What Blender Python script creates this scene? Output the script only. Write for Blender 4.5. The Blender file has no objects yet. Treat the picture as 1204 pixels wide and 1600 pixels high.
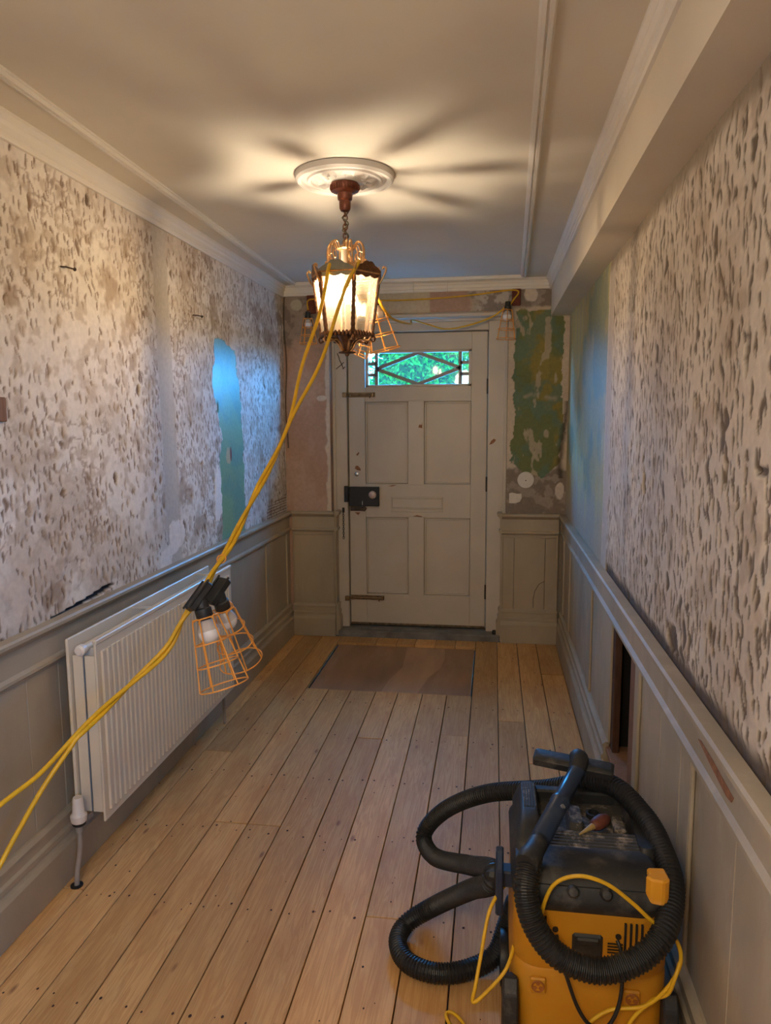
import bpy, bmesh, math, random
import numpy as np
from mathutils import Vector, Matrix

# ------------------------------------------------------------------ camera, world, exposure
scene = bpy.context.scene
random.seed(7)
RNG = np.random.default_rng(11)
COL = scene.collection

def make_camera():
    yaw, pit, rol, f = .147, .1292, -.0066, 1137.0
    cy, sy, cp, sp = math.cos(yaw), math.sin(yaw), math.cos(pit), math.sin(pit)
    F = Vector((-sy*cp, cy*cp, -sp)); R = Vector((cy, sy, 0)); U = R.cross(F)
    cr, sr = math.cos(rol), math.sin(rol)
    R2 = cr*R + sr*U; U2 = -sr*R + cr*U
    cam = bpy.data.cameras.new('camera'); o = bpy.data.objects.new('camera', cam); COL.objects.link(o)
    M = Matrix((R2, U2, -F)).transposed().to_4x4(); M.translation = (0, 0, 1.5)
    o.matrix_world = M
    cam.sensor_fit = 'VERTICAL'; cam.sensor_height = 36; cam.lens = 36*f/1600
    cam.clip_start = .02
    scene.camera = o
make_camera()

SKY_STRENGTH = 170.0
world = bpy.data.worlds.new('daylight_sky'); scene.world = world; world.use_nodes = True
wn = world.node_tree; wn.nodes.clear()
w_out = wn.nodes.new('ShaderNodeOutputWorld'); w_bg = wn.nodes.new('ShaderNodeBackground')
w_tc = wn.nodes.new('ShaderNodeTexCoord'); w_sep = wn.nodes.new('ShaderNodeSeparateXYZ'); w_ramp = wn.nodes.new('ShaderNodeValToRGB')
w_ramp.color_ramp.elements[0].position = .48; w_ramp.color_ramp.elements[0].color = (.02, .025, .02, 1)
w_ramp.color_ramp.elements[1].position = .52; w_ramp.color_ramp.elements[1].color = (.05, .38, 1.0, 1)
w_mul = wn.nodes.new('ShaderNodeMath'); w_mul.operation = 'MULTIPLY_ADD'; w_mul.inputs[1].default_value = .5; w_mul.inputs[2].default_value = .5
wn.links.new(w_tc.outputs['Generated'], w_sep.inputs[0]); wn.links.new(w_sep.outputs['Z'], w_mul.inputs[0])
wn.links.new(w_mul.outputs[0], w_ramp.inputs[0]); wn.links.new(w_ramp.outputs[0], w_bg.inputs['Color'])
w_bg.inputs['Strength'].default_value = SKY_STRENGTH
wn.links.new(w_bg.outputs[0], w_out.inputs[0])

def portal(name, loc, rot, sx, sy):
    l = bpy.data.lights.new(name, 'AREA'); l.shape = 'RECTANGLE'; l.size = sx; l.size_y = sy
    l.cycles.is_portal = True
    o = bpy.data.objects.new(name, l); o.location = loc; o.rotation_euler = rot; COL.objects.link(o)
portal('door_glass_portal', (-.504, 5.02, 1.825), (math.radians(-90), 0, 0), .70, .24)     # faces into the hall (-Y)
# unseen fill lamp and right-wall window added behind the camera to light the hall
ADDED_WIN = (-.85, -.45, 1.25, 1.80)     # y0, y1, z0, z1 in the right wall
portal('added_window_portal', (.63, (ADDED_WIN[0]+ADDED_WIN[1])/2, (ADDED_WIN[2]+ADDED_WIN[3])/2), (0, math.radians(90), 0), ADDED_WIN[3]-ADDED_WIN[2], ADDED_WIN[1]-ADDED_WIN[0])
hl = bpy.data.lights.new('added_fill_lamp', 'POINT'); hl.energy = 54; hl.color = (1, .83, .61); hl.shadow_soft_size = .14
hlo = bpy.data.objects.new('added_fill_lamp', hl); hlo.location = (-.40, -.45, 2.0); COL.objects.link(hlo)
BULB_STRENGTH = 1300.0
vs = scene.view_settings
vs.view_transform = 'Standard'; vs.look = 'None'; vs.exposure = 0.0; vs.gamma = 1.0; vs.use_curve_mapping = False
scene.cycles.use_denoising = True
scene.cycles.max_bounces = 10; scene.cycles.diffuse_bounces = 6; scene.cycles.transparent_max_bounces = 16
scene.cycles.sample_clamp_indirect = 6.0
scene.cycles.caustics_reflective = False; scene.cycles.caustics_refractive = False

# ------------------------------------------------------------------ materials
def mat(name, color, rough=.6, metal=0., vary=.0, vscale=8., stretch=(1, 1, 1), bump=0., bscale=60., spec=.4, dust=0., dustcol=(.5, .45, .38), dscale=6., rand=0.):
    m = bpy.data.materials.new(name); m.use_nodes = True
    nt = m.node_tree; b = nt.nodes['Principled BSDF']
    b.inputs['Roughness'].default_value = rough; b.inputs['Metallic'].default_value = metal
    b.inputs['Specular IOR Level'].default_value = spec
    b.inputs['Base Color'].default_value = (*color, 1)
    tc = nt.nodes.new('ShaderNodeTexCoord'); mp = nt.nodes.new('ShaderNodeMapping'); mp.inputs['Scale'].default_value = stretch
    nt.links.new(tc.outputs['Object'], mp.inputs['Vector'])
    cur = None
    if vary > 0:
        n = nt.nodes.new('ShaderNodeTexNoise'); n.inputs['Scale'].default_value = vscale; n.inputs['Detail'].default_value = 6
        nt.links.new(mp.outputs[0], n.inputs['Vector'])
        r = nt.nodes.new('ShaderNodeValToRGB'); e = r.color_ramp.elements
        e[0].position = .3; e[1].position = .7
        e[0].color = (*[c*(1-vary) for c in color], 1); e[1].color = (*[min(1, c*(1+vary)) for c in color], 1)
        nt.links.new(n.outputs['Fac'], r.inputs[0]); cur = r.outputs[0]
    if dust > 0:
        n = nt.nodes.new('ShaderNodeTexNoise'); n.inputs['Scale'].default_value = dscale; n.inputs['Detail'].default_value = 8; n.inputs['Roughness'].default_value = .7
        nt.links.new(mp.outputs[0], n.inputs['Vector'])
        r = nt.nodes.new('ShaderNodeValToRGB'); e = r.color_ramp.elements; e[0].position = .52; e[1].position = .72
        e[0].color = (0, 0, 0, 1); e[1].color = (dust, dust, dust, 1)
        nt.links.new(n.outputs['Fac'], r.inputs[0])
        mx = nt.nodes.new('ShaderNodeMix'); mx.data_type = 'RGBA'
        nt.links.new(r.outputs[0], mx.inputs[0])
        if cur: nt.links.new(cur, mx.inputs[6])
        else: mx.inputs[6].default_value = (*color, 1)
        mx.inputs[7].default_value = (*dustcol, 1); cur = mx.outputs[2]
    if cur: nt.links.new(cur, b.inputs['Base Color'])
    if bump > 0:
        n = nt.nodes.new('ShaderNodeTexNoise'); n.inputs['Scale'].default_value = bscale; n.inputs['Detail'].default_value = 4
        nt.links.new(mp.outputs[0], n.inputs['Vector'])
        bp = nt.nodes.new('ShaderNodeBump'); bp.inputs['Strength'].default_value = bump; bp.inputs['Distance'].default_value = .004
        nt.links.new(n.outputs['Fac'], bp.inputs['Height']); nt.links.new(bp.outputs[0], b.inputs['Normal'])
    return m

def wood_mat(name, c0, c1, c2, rough=.55, knots=True, stretch=(26, 1.3, 26), rand=.35):
    """board grain running along Y; each board its own tone"""
    m = bpy.data.materials.new(name); m.use_nodes = True
    nt = m.node_tree; N = nt.nodes.new; L = nt.links.new; b = nt.nodes['Principled BSDF']
    b.inputs['Roughness'].default_value = rough; b.inputs['Specular IOR Level'].default_value = .3
    tc = N('ShaderNodeTexCoord'); oi = N('ShaderNodeObjectInfo')
    off = N('ShaderNodeVectorMath'); off.operation = 'MULTIPLY_ADD'
    comb = N('ShaderNodeCombineXYZ'); L(oi.outputs['Random'], comb.inputs[0]); L(oi.outputs['Random'], comb.inputs[1]); L(oi.outputs['Random'], comb.inputs[2])
    L(comb.outputs[0], off.inputs[0]); off.inputs[1].default_value = (7, 31, 3); L(tc.outputs['Object'], off.inputs[2])
    mp = N('ShaderNodeMapping'); mp.inputs['Scale'].default_value = stretch; L(off.outputs[0], mp.inputs[0])
    n1 = N('ShaderNodeTexNoise'); n1.inputs['Scale'].default_value = 1.6; n1.inputs['Detail'].default_value = 5; n1.inputs['Distortion'].default_value = .9; L(mp.outputs[0], n1.inputs['Vector'])
    wv = N('ShaderNodeMath'); wv.operation = 'MULTIPLY'; wv.inputs[1].default_value = 42; L(n1.outputs['Fac'], wv.inputs[0])
    sn = N('ShaderNodeMath'); sn.operation = 'SINE'; L(wv.outputs[0], sn.inputs[0])
    s2 = N('ShaderNodeMath'); s2.operation = 'MULTIPLY_ADD'; s2.inputs[1].default_value = .5; s2.inputs[2].default_value = .5; L(sn.outputs[0], s2.inputs[0])
    mix = N('ShaderNodeMix'); mix.data_type = 'RGBA'; mix.inputs[6].default_value = (*c0, 1); mix.inputs[7].default_value = (*c1, 1)
    f = N('ShaderNodeMath'); f.operation = 'MULTIPLY'; f.inputs[1].default_value = .5; L(s2.outputs[0], f.inputs[0]); L(f.outputs[0], mix.inputs[0])
    # broad blotches
    mp2 = N('ShaderNodeMapping'); mp2.inputs['Scale'].default_value = (5, 1.2, 5); L(off.outputs[0], mp2.inputs[0])
    n2 = N('ShaderNodeTexNoise'); n2.inputs['Scale'].default_value = 2.0; n2.inputs['Detail'].default_value = 7; n2.inputs['Roughness'].default_value = .65; L(mp2.outputs[0], n2.inputs['Vector'])
    r2 = N('ShaderNodeValToRGB'); r2.color_ramp.elements[0].position = .45; r2.color_ramp.elements[1].position = .75
    r2.color_ramp.elements[1].color = (.85, .85, .85, 1); L(n2.outputs['Fac'], r2.inputs[0])
    mix2 = N('ShaderNodeMix'); mix2.data_type = 'RGBA'; mix2.inputs[7].default_value = (*c1, 1); L(r2.outputs[0], mix2.inputs[0]); L(mix.outputs[2], mix2.inputs[6])
    cur = mix2.outputs[2]
    if knots:
        mpk = N('ShaderNodeMapping'); mpk.inputs['Scale'].default_value = (9, 3.2, 9); L(off.outputs[0], mpk.inputs[0])
        vo = N('ShaderNodeTexVoronoi'); vo.inputs['Scale'].default_value = 1.0; L(mpk.outputs[0], vo.inputs['Vector'])
        rk = N('ShaderNodeValToRGB'); e = rk.color_ramp.elements; e[0].position = .03; e[0].color = (.8, .8, .8, 1); e[1].position = .085; e[1].color = (0, 0, 0, 1)
        L(vo.outputs['Distance'], rk.inputs[0])
        mix3 = N('ShaderNodeMix'); mix3.data_type = 'RGBA'; mix3.inputs[7].default_value = (*c2, 1); L(rk.outputs[0], mix3.inputs[0]); L(cur, mix3.inputs[6]); cur = mix3.outputs[2]
    hs = N('ShaderNodeHueSaturation'); L(cur, hs.inputs['Color'])
    vr = N('ShaderNodeMath'); vr.operation = 'MULTIPLY_ADD'; vr.inputs[1].default_value = rand; vr.inputs[2].default_value = 1-rand/2; L(oi.outputs['Random'], vr.inputs[0]); L(vr.outputs[0], hs.inputs['Value'])
    L(hs.outputs[0], b.inputs['Base Color'])
    bp = N('ShaderNodeBump'); bp.inputs['Strength'].default_value = .15; bp.inputs['Distance'].default_value = .002; L(s2.outputs[0], bp.inputs['Height']); L(bp.outputs[0], b.inputs['Normal'])
    return m

def plaster_mat(name):
    m = bpy.data.materials.new(name); m.use_nodes = True
    nt = m.node_tree; N = nt.nodes.new; L = nt.links.new; b = nt.nodes['Principled BSDF']
    at = N('ShaderNodeAttribute'); at.attribute_name = 'albedo'
    tc = N('ShaderNodeTexCoord'); n = N('ShaderNodeTexNoise'); n.inputs['Scale'].default_value = 55; n.inputs['Detail'].default_value = 5; L(tc.outputs['Object'], n.inputs['Vector'])
    mr = N('ShaderNodeMapRange'); mr.inputs[3].default_value = .8; mr.inputs[4].default_value = 1.2; L(n.outputs['Fac'], mr.inputs[0])
    mx = N('ShaderNodeMix'); mx.data_type = 'RGBA'; mx.blend_type = 'MULTIPLY'; mx.inputs[0].default_value = 1; L(at.outputs['Color'], mx.inputs[6]); L(mr.outputs[0], mx.inputs[7])
    L(mx.outputs[2], b.inputs['Base Color'])
    mr2 = N('ShaderNodeMapRange'); mr2.inputs[3].default_value = .92; mr2.inputs[4].default_value = .38; L(at.outputs['Alpha'], mr2.inputs[0]); L(mr2.outputs[0], b.inputs['Roughness'])
    b.inputs['Specular IOR Level'].default_value = .3
    bp = N('ShaderNodeBump'); bp.inputs['Strength'].default_value = .25; bp.inputs['Distance'].default_value = .003; L(n.outputs['Fac'], bp.inputs['Height']); L(bp.outputs[0], b.inputs['Normal'])
    return m

def emis(name, color, s):
    m = bpy.data.materials.new(name); m.use_nodes = True; nt = m.node_tree; nt.nodes.clear()
    o = nt.nodes.new('ShaderNodeOutputMaterial'); e = nt.nodes.new('ShaderNodeEmission'); e.inputs[0].default_value = (*color, 1); e.inputs[1].default_value = s
    nt.links.new(e.outputs[0], o.inputs[0]); return m

def glass_mat(name, tint, clear=.6, gloss=.08, diffuse=(.8, .75, .65), rough=.12):
    """thin pane: mostly see-through, partly scattering, a little gloss"""
    m = bpy.data.materials.new(name); m.use_nodes = True; nt = m.node_tree; nt.nodes.clear(); N = nt.nodes.new; L = nt.links.new
    o = N('ShaderNodeOutputMaterial'); t = N('ShaderNodeBsdfTransparent'); t.inputs[0].default_value = (*tint, 1)
    tr = N('ShaderNodeBsdfTranslucent'); tr.inputs[0].default_value = (*diffuse, 1)
    g = N('ShaderNodeBsdfGlossy'); g.inputs['Roughness'].default_value = rough
    m1 = N('ShaderNodeMixShader'); m1.inputs[0].default_value = clear; L(tr.outputs[0], m1.inputs[1]); L(t.outputs[0], m1.inputs[2])
    m2 = N('ShaderNodeMixShader'); m2.inputs[0].default_value = gloss; L(m1.outputs[0], m2.inputs[1]); L(g.outputs[0], m2.inputs[2]); L(m2.outputs[0], o.inputs[0])
    return m

M = dict(
    plaster=plaster_mat('distressed_plaster'),
    ceiling=mat('ceiling_paint', (.70, .635, .53), .85, vary=.04, vscale=3, bump=.05, bscale=30),
    moulding=mat('moulding_paint', (.76, .71, .64), .5, vary=.04, vscale=5),
    beam=mat('beam_paint', (.68, .605, .49), .7, vary=.05, vscale=3),
    dado=mat('dado_paint', (.37, .305, .22), .38, vary=.12, vscale=3.5, bump=.08, bscale=25, dust=.35, dustcol=(.45, .39, .31), dscale=9, stretch=(1, 1, .5)),
    dado_r=mat('worn_dado_paint', (.37, .31, .23), .6, spec=.2, vary=.16, vscale=3.5, bump=.1, bscale=25, dust=.5, dustcol=(.5, .43, .34), dscale=9, stretch=(1, 1, .4)),
    door=mat('door_paint', (.55, .475, .39), .42, vary=.05, vscale=4, dust=.2, dustcol=(.45, .36, .27), dscale=5),
    frame=mat('door_frame_paint', (.56, .49, .41), .45, vary=.06, vscale=4),
    chip=mat('bare_wood_chip', (.25, .11, .05), .7, vary=.3, vscale=60),
    pine=wood_mat('sanded_pine', (.63, .37, .15), (.43, .205, .066), (.20, .075, .03)),
    rawwood=wood_mat('raw_brown_timber', (.10, .045, .024), (.055, .025, .013), (.04, .02, .01), .8, False, (20, 20, 1.5)),
    rawpale=wood_mat('raw_pale_timber', (.24, .125, .07), (.17, .08, .04), (.08, .03, .02), .8, False, (20, 20, 1.5)),
    ply=mat('plywood', (.33, .185, .10), .6, vary=.16, vscale=2.2, stretch=(4, 1, 1), dust=.65, dustcol=(.47, .30, .19), dscale=1.4),
    plypale=mat('plywood_pale', (.45, .27, .155), .6, vary=.14, vscale=2.2, stretch=(4, 1, 1)),
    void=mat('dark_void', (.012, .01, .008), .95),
    nailhole=mat('nail_hole', (.05, .022, .012), .8),
    stone=mat('grey_stone', (.17, .16, .145), .75, vary=.3, vscale=9, bump=.3, bscale=40, dust=.4, dustcol=(.3, .28, .24), dscale=12),
    radiator=mat('radiator_enamel', (.68, .60, .48), .32, vary=.02),
    grille=mat('radiator_grille', (.55, .52, .48), .4),
    dark=mat('black_iron', (.014, .013, .013), .42),
    iron=mat('rusty_iron', (.07, .048, .034), .55, metal=.5, vary=.4, vscale=60),
    brassbolt=mat('tarnished_brass', (.20, .135, .075), .45, metal=.7, vary=.4, vscale=40),
    crystal=mat('knob_glass', (.55, .42, .38), .1, metal=.3),
    chrome=mat('bright_metal', (.6, .6, .62), .25, metal=1.),
    came=mat('glazing_bar_paint', (.30, .30, .30), .5),
    pane=glass_mat('window_glass', (.93, .97, .97), clear=.996, gloss=.02, rough=.03),
    lampglass=glass_mat('lantern_glass', (1, .95, .86), clear=.962, gloss=.04, diffuse=(.95, .84, .66)),
    brass=mat('aged_brass', (.52, .30, .13), .34, metal=.9, vary=.35, vscale=70),
    bronze=mat('dark_bronze', (.15, .075, .04), .38, metal=.8, vary=.35, vscale=60),
    copper=mat('reddish_copper', (.17, .060, .036), .35, metal=.7, vary=.3, vscale=50),
    verdigris=mat('grey_green_plate', (.17, .16, .11), .5, metal=.5, vary=.2, vscale=40),
    candle=mat('cream_candle_tube', (.75, .62, .45), .5),
    bulb_lit=emis('lit_bulb', (1, .82, .60), BULB_STRENGTH), bulb_dim=emis('dim_bulb', (1, .72, .42), 60),
    bulb=mat('white_bulb', (.78, .78, .80), .25),
    bulbbase=mat('bulb_base_plastic', (.52, .47, .44), .35),
    orange=mat('orange_wire', (.80, .34, .06), .35),
    yellow=mat('yellow_flex', (.66, .38, .015), .42, vary=.1, vscale=30),
    socket=mat('black_rubber', (.022, .022, .022), .5, dust=.35, dustcol=(.10, .10, .09), dscale=20),
    vac_yellow=mat('yellow_plastic', (.50, .215, .010), .48, vary=.12, vscale=6, dust=.25, dustcol=(.36, .22, .05), dscale=9),
    vac_black=mat('dusty_black_plastic', (.018, .019, .021), .5, dust=.55, dustcol=(.16, .14, .12), dscale=14, bump=.1, bscale=60),
    vac_dust=mat('dust_caked_plastic', (.05, .047, .043), .8, dust=.95, dustcol=(.40, .33, .26), dscale=30),
    vac_hose=mat('black_hose', (.012, .012, .013), .45, dust=.22, dustcol=(.09, .085, .08), dscale=10),
    vac_blue=mat('blue_black_tube', (.016, .030, .065), .28, dust=.2, dustcol=(.09, .10, .12), dscale=16),
    emblem=mat('orange_red_emblem', (.30, .10, .02), .5),
    latch=mat('amber_latch', (.68, .30, .02), .4, dust=.3, dustcol=(.6, .45, .3), dscale=25),
    tip=mat('pale_yellow_tip', (.40, .28, .10), .5, vary=.2, vscale=40),
    redhandle=mat('red_brown_handle', (.14, .042, .028), .5, vary=.3, vscale=40),
    filler=mat('white_filler', (.70, .64, .58), .85, vary=.06, vscale=20),
    redblock=mat('red_brown_timber', (.14, .035, .022), .75, vary=.3, vscale=30),
    pipe=mat('grey_pipe', (.30, .26, .23), .4, vary=.15, vscale=20),
    valve=mat('white_valve', (.74, .68, .62), .35),
    leaf=mat('dark_green_leaf', (.007, .034, .001), .8, spec=.02, vary=.4, vscale=9),
    bark=mat('bark', (.06, .045, .03), .9, vary=.3, vscale=20),
    paving=mat('paving', (.12, .12, .11), .9, vary=.2, vscale=3),
)

# ------------------------------------------------------------------ mesh helpers
ORIG = {}
class MB:
    def __init__(s): s.v = []; s.f = []
    def add(s, vs, fs):
        k = len(s.v); s.v += [tuple(p) for p in vs]; s.f += [tuple(i+k for i in f) for f in fs]; return s
    def box(s, x0, x1, y0, y1, z0, z1, mtx=None):
        vs = [Vector((x, y, z)) for z in (z0, z1) for y in (y0, y1) for x in (x0, x1)]
        if mtx: vs = [mtx @ p for p in vs]
        return s.add(vs, [(0, 2, 3, 1), (4, 5, 7, 6), (0, 1, 5, 4), (2, 6, 7, 3), (0, 4, 6, 2), (1, 3, 7, 5)])
    def prism(s, poly, p0, u, v, w):
        """polygon in (u,v) at p0, extruded by vector w"""
        p0, u, v, w = Vector(p0), Vector(u), Vector(v), Vector(w); n = len(poly)
        a = [p0+u*x+v*y for x, y in poly]
        return s.add(a+[q+w for q in a], [tuple(range(n-1, -1, -1)), tuple(range(n, 2*n))]+[(i, (i+1) % n, n+(i+1) % n, n+i) for i in range(n)])
    def tube(s, pts, r, seg=8, caps=True):
        pts = [Vector(p) for p in pts]; n = len(pts)
        rs = r if isinstance(r, (list, tuple)) else [r]*n
        t = (pts[1]-pts[0]).normalized(); a = Vector((0, 0, 1)) if abs(t.z) < .9 else Vector((1, 0, 0))
        nrm = t.cross(a).normalized(); vs = []; fs = []
        for i, p in enumerate(pts):
            t2 = (pts[min(i+1, n-1)]-pts[max(i-1, 0)]).normalized()
            nrm = (nrm - t2*nrm.dot(t2)).normalized(); b = t2.cross(nrm)
            for k in range(seg):
                an = 2*math.pi*k/seg; vs.append(p+(nrm*math.cos(an)+b*math.sin(an))*rs[i])
        for i in range(n-1):
            for k in range(seg):
                fs.append((i*seg+k, i*seg+(k+1) % seg, (i+1)*seg+(k+1) % seg, (i+1)*seg+k))
        if caps: fs += [tuple(range(seg-1, -1, -1)), tuple(range((n-1)*seg, n*seg))]
        return s.add(vs, fs)
    def loop(s, pts, r, seg=6):
        """closed tube"""
        pts = [Vector(p) for p in pts]; n = len(pts); vs = []; fs = []
        c = sum(pts, Vector())/n; nn = Vector()
        for i in range(n): nn += (pts[i]-c).cross(pts[(i+1) % n]-c)
        nn.normalize()
        for i, p in enumerate(pts):
            t = (pts[(i+1) % n]-pts[i-1]).normalized(); o = t.cross(nn).normalized()
            for k in range(seg):
                an = 2*math.pi*k/seg; vs.append(p+(o*math.cos(an)+nn*math.sin(an))*r)
        for i in range(n):
            for k in range(seg): fs.append((i*seg+k, i*seg+(k+1) % seg, ((i+1) % n)*seg+(k+1) % seg, ((i+1) % n)*seg+k))
        return s.add(vs, fs)
    def lathe(s, prof, c=(0, 0, 0), axis=(0, 0, 1), seg=24):
        """prof: (radius, height along axis)"""
        c, ax = Vector(c), Vector(axis).normalized(); a = Vector((1, 0, 0)) if abs(ax.x) < .9 else Vector((0, 1, 0))
        e1 = ax.cross(a).normalized(); e2 = ax.cross(e1); vs = []; fs = []; n = len(prof)
        for r, h in prof:
            for k in range(seg):
                an = 2*math.pi*k/seg; vs.append(c+ax*h+(e1*math.cos(an)+e2*math.sin(an))*max(r, 1e-5))
        for i in range(n-1):
            for k in range(seg): fs.append((i*seg+k, i*seg+(k+1) % seg, (i+1)*seg+(k+1) % seg, (i+1)*seg+k))
        fs += [tuple(range(seg-1, -1, -1)), tuple(range((n-1)*seg, n*seg))]
        return s.add(vs, fs)
    def loft(s, secs, nc=5):
        """rounded rectangles: (z, x0, x1, y0, y1, r)"""
        vs = []; fs = []; m = 4*(nc+1)
        for z, x0, x1, y0, y1, r in secs:
            for q, (cx, cy) in enumerate(((x1-r, y1-r), (x0+r, y1-r), (x0+r, y0+r), (x1-r, y0+r))):
                for k in range(nc+1):
                    an = math.pi/2*(q+k/nc); vs.append((cx+r*math.cos(an), cy+r*math.sin(an), z))
        for i in range(len(secs)-1):
            for k in range(m): fs.append((i*m+k, i*m+(k+1) % m, (i+1)*m+(k+1) % m, (i+1)*m+k))
        fs += [tuple(range(m-1, -1, -1)), tuple(range((len(secs)-1)*m, len(secs)*m))]
        return s.add(vs, fs)
    def xf(s, mtx):
        s.v = [tuple(mtx @ Vector(p)) for p in s.v]; return s

def obj(name, mb, m, parent=None, at=None, smooth=None, bevel=0., label=None, fix=True):
    o0 = ORIG[parent] if (parent and at is None) else Vector(at or (0, 0, 0))
    me = bpy.data.meshes.new(name); me.from_pydata([tuple(Vector(p)-o0) for p in mb.v], [], mb.f)
    me.materials.append(m if not isinstance(m, str) else M[m])
    if bevel or fix:
        bm = bmesh.new(); bm.from_mesh(me)
        if fix: bmesh.ops.recalc_face_normals(bm, faces=bm.faces)
        if bevel: bmesh.ops.bevel(bm, geom=bm.edges[:], offset=bevel, segments=1, affect='EDGES', clamp_overlap=True)
        bm.to_mesh(me); bm.free()
    if smooth:
        me.polygons.foreach_set('use_smooth', [True]*len(me.polygons)); me.set_sharp_from_angle(angle=math.radians(smooth))
    o = bpy.data.objects.new(name, me); COL.objects.link(o); ORIG[o] = o0
    if parent: o.parent = parent; o.location = o0-ORIG[parent]
    else: o.location = o0
    if label: o['label'] = label
    return o

def thing(name, label, cat, loc, group=None):
    o = bpy.data.objects.new(name, None); COL.objects.link(o); o.location = loc; ORIG[o] = Vector(loc); o.empty_display_size = .05
    o['label'] = label; o['category'] = cat
    if group: o['group'] = group
    return o
def tag(o, label, cat, group=None):
    o['label'] = label; o['category'] = cat
    if group: o['group'] = group
    return o
def struct(name, loc=(0, 0, 0)):
    o = bpy.data.objects.new(name, None); COL.objects.link(o); o.location = loc; ORIG[o] = Vector(loc); o['kind'] = 'structure'; return o
def sobj(name, mb, m, **k):
    o = obj(name, mb, m, **k); o['kind'] = 'structure'; return o

def spline(pts, n=8):
    P = [Vector(p) for p in pts]; out = []
    for i in range(len(P)-1):
        a, b, c, d = P[max(i-1, 0)], P[i], P[i+1], P[min(i+2, len(P)-1)]
        for k in range(n):
            t = k/n
            out.append(.5*((2*b)+(-a+c)*t+(2*a-5*b+4*c-d)*t*t+(-a+3*b-3*c+d)*t**3))
    out.append(P[-1]); return out
def resample(P, step):
    out = [P[0]]; acc = 0.
    for a, b in zip(P[:-1], P[1:]):
        L = (b-a).length
        if L < 1e-9: continue
        d = step-acc
        while d <= L: out.append(a+(b-a)*(d/L)); d += step
        acc = L-(d-step)
    return out

# ------------------------------------------------------------------ the hall's dimensions
XL, XR = -1.394, .466           # plaster faces
YP, YD, YB = 4.81, 4.927, -1.6  # piers beside the door, door leaf, end wall behind the camera
ZC, ZCOR, ZDADO = 2.362, 2.292, .866
XB, ZB = .35, 2.128             # boxed beam along the right wall

# ---- numpy noise
def vnoise(U, V, fu, fv, seed):
    r = np.random.default_rng(seed); u = U*fu; v = V*fv
    u0 = np.floor(u).astype(int); v0 = np.floor(v).astype(int); um, vm = u0.min(), v0.min()
    G = r.random((u0.max()-um+3, v0.max()-vm+3)); fu_ = u-u0; fv_ = v-v0
    su = fu_*fu_*(3-2*fu_); sv = fv_*fv_*(3-2*fv_); i = u0-um; j = v0-vm
    return (G[i, j]*(1-su)+G[i+1, j]*su)*(1-sv)+(G[i, j+1]*(1-su)+G[i+1, j+1]*su)*sv
def fbm(U, V, f, seed, oct=4, ar=1.):
    s = 0; a = .5; t = 0
    for k in range(oct): s = s+a*vnoise(U, V, f*2**k, f*ar*2**k, seed+k); t += a; a *= .5
    return s/t
def sstep(a, b, x):
    t = np.clip((x-a)/(b-a), 0, 1); return t*t*(3-2*t)
def poly_mask(U, V, poly):
    """signed-ish soft inside mask of a polygon"""
    ins = np.zeros(U.shape, bool); n = len(poly)
    for i in range(n):
        (x0, y0), (x1, y1) = poly[i], poly[(i+1) % n]
        c = ((y0 > V) != (y1 > V)) & (U < (x1-x0)*(V-y0)/(y1-y0+1e-12)+x0); ins ^= c
    return ins.astype(float)
def gouges(H, PIT, u0, v0, du, n, ur, vr, seed, lean, size, depth, keep, wr=(.12, .24), rim=(.75, .4)):
    """short pick marks hacked into plaster"""
    r = np.random.default_rng(seed); nu, nv = H.shape
    sp = math.sqrt((ur[1]-ur[0])*(vr[1]-vr[0])/n); su_, sv_ = sp*.82, sp*1.22
    cells = [(a, b) for a in range(int((ur[1]-ur[0])/su_)) for b in range(int((vr[1]-vr[0])/sv_))]
    for a_, b_ in cells:
        cu = ur[0]+(a_+.5+r.uniform(-.42, .42))*su_; cv = vr[0]+(b_+.5*(a_ % 2)+r.uniform(-.40, .40))*sv_
        i, j = int((cu-u0)/du), int((cv-v0)/du)
        if not (0 <= i < nu and 0 <= j < nv) or r.random() > keep[i, j]: continue
        L = size*r.uniform(.6, 1.5); w = size*r.uniform(*wr); a = lean+r.normal(0, .2); d = depth*r.uniform(.5, 1.3)
        if r.random() < .04: L *= 1.3; w *= 2.2
        k = int(L*1.3/du)+2; i0, i1, j0, j1 = max(i-k, 0), min(i+k+1, nu), max(j-k, 0), min(j+k+1, nv)
        uu = (np.arange(i0, i1)*du+u0-cu)[:, None]; vv = (np.arange(j0, j1)*du+v0-cv)[None, :]
        s = uu*math.sin(a)+vv*math.cos(a); t = uu*math.cos(a)-vv*math.sin(a)
        t = t+.25*w*np.sin(s/L*7+r.uniform(0, 6))
        q = s/L
        wid = w*np.clip(1-(np.abs(q)/.55)**2.2, 0, 1)*(1+.5*q)+1e-4
        x = t/wid
        prof = np.where(np.abs(x) < 1, np.where(x < 0, 1-np.abs(x)**3, 1-np.abs(x)**1.2), 0)*(wid > .002)
        lip = np.exp(-((x+1.35)/.35)**2)*(wid > .004)*.25
        H[i0:i1, j0:j1] += np.clip(-prof*d, -d, 0)+lip*d
        PIT[i0:i1, j0:j1] = np.maximum(PIT[i0:i1, j0:j1], np.clip(prof*(rim[0]+rim[1]*x), 0, 1)*r.uniform(.65, 1))
def mixc(C, col, w):
    return C*(1-w[..., None])+np.array(col)*w[..., None]

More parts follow.
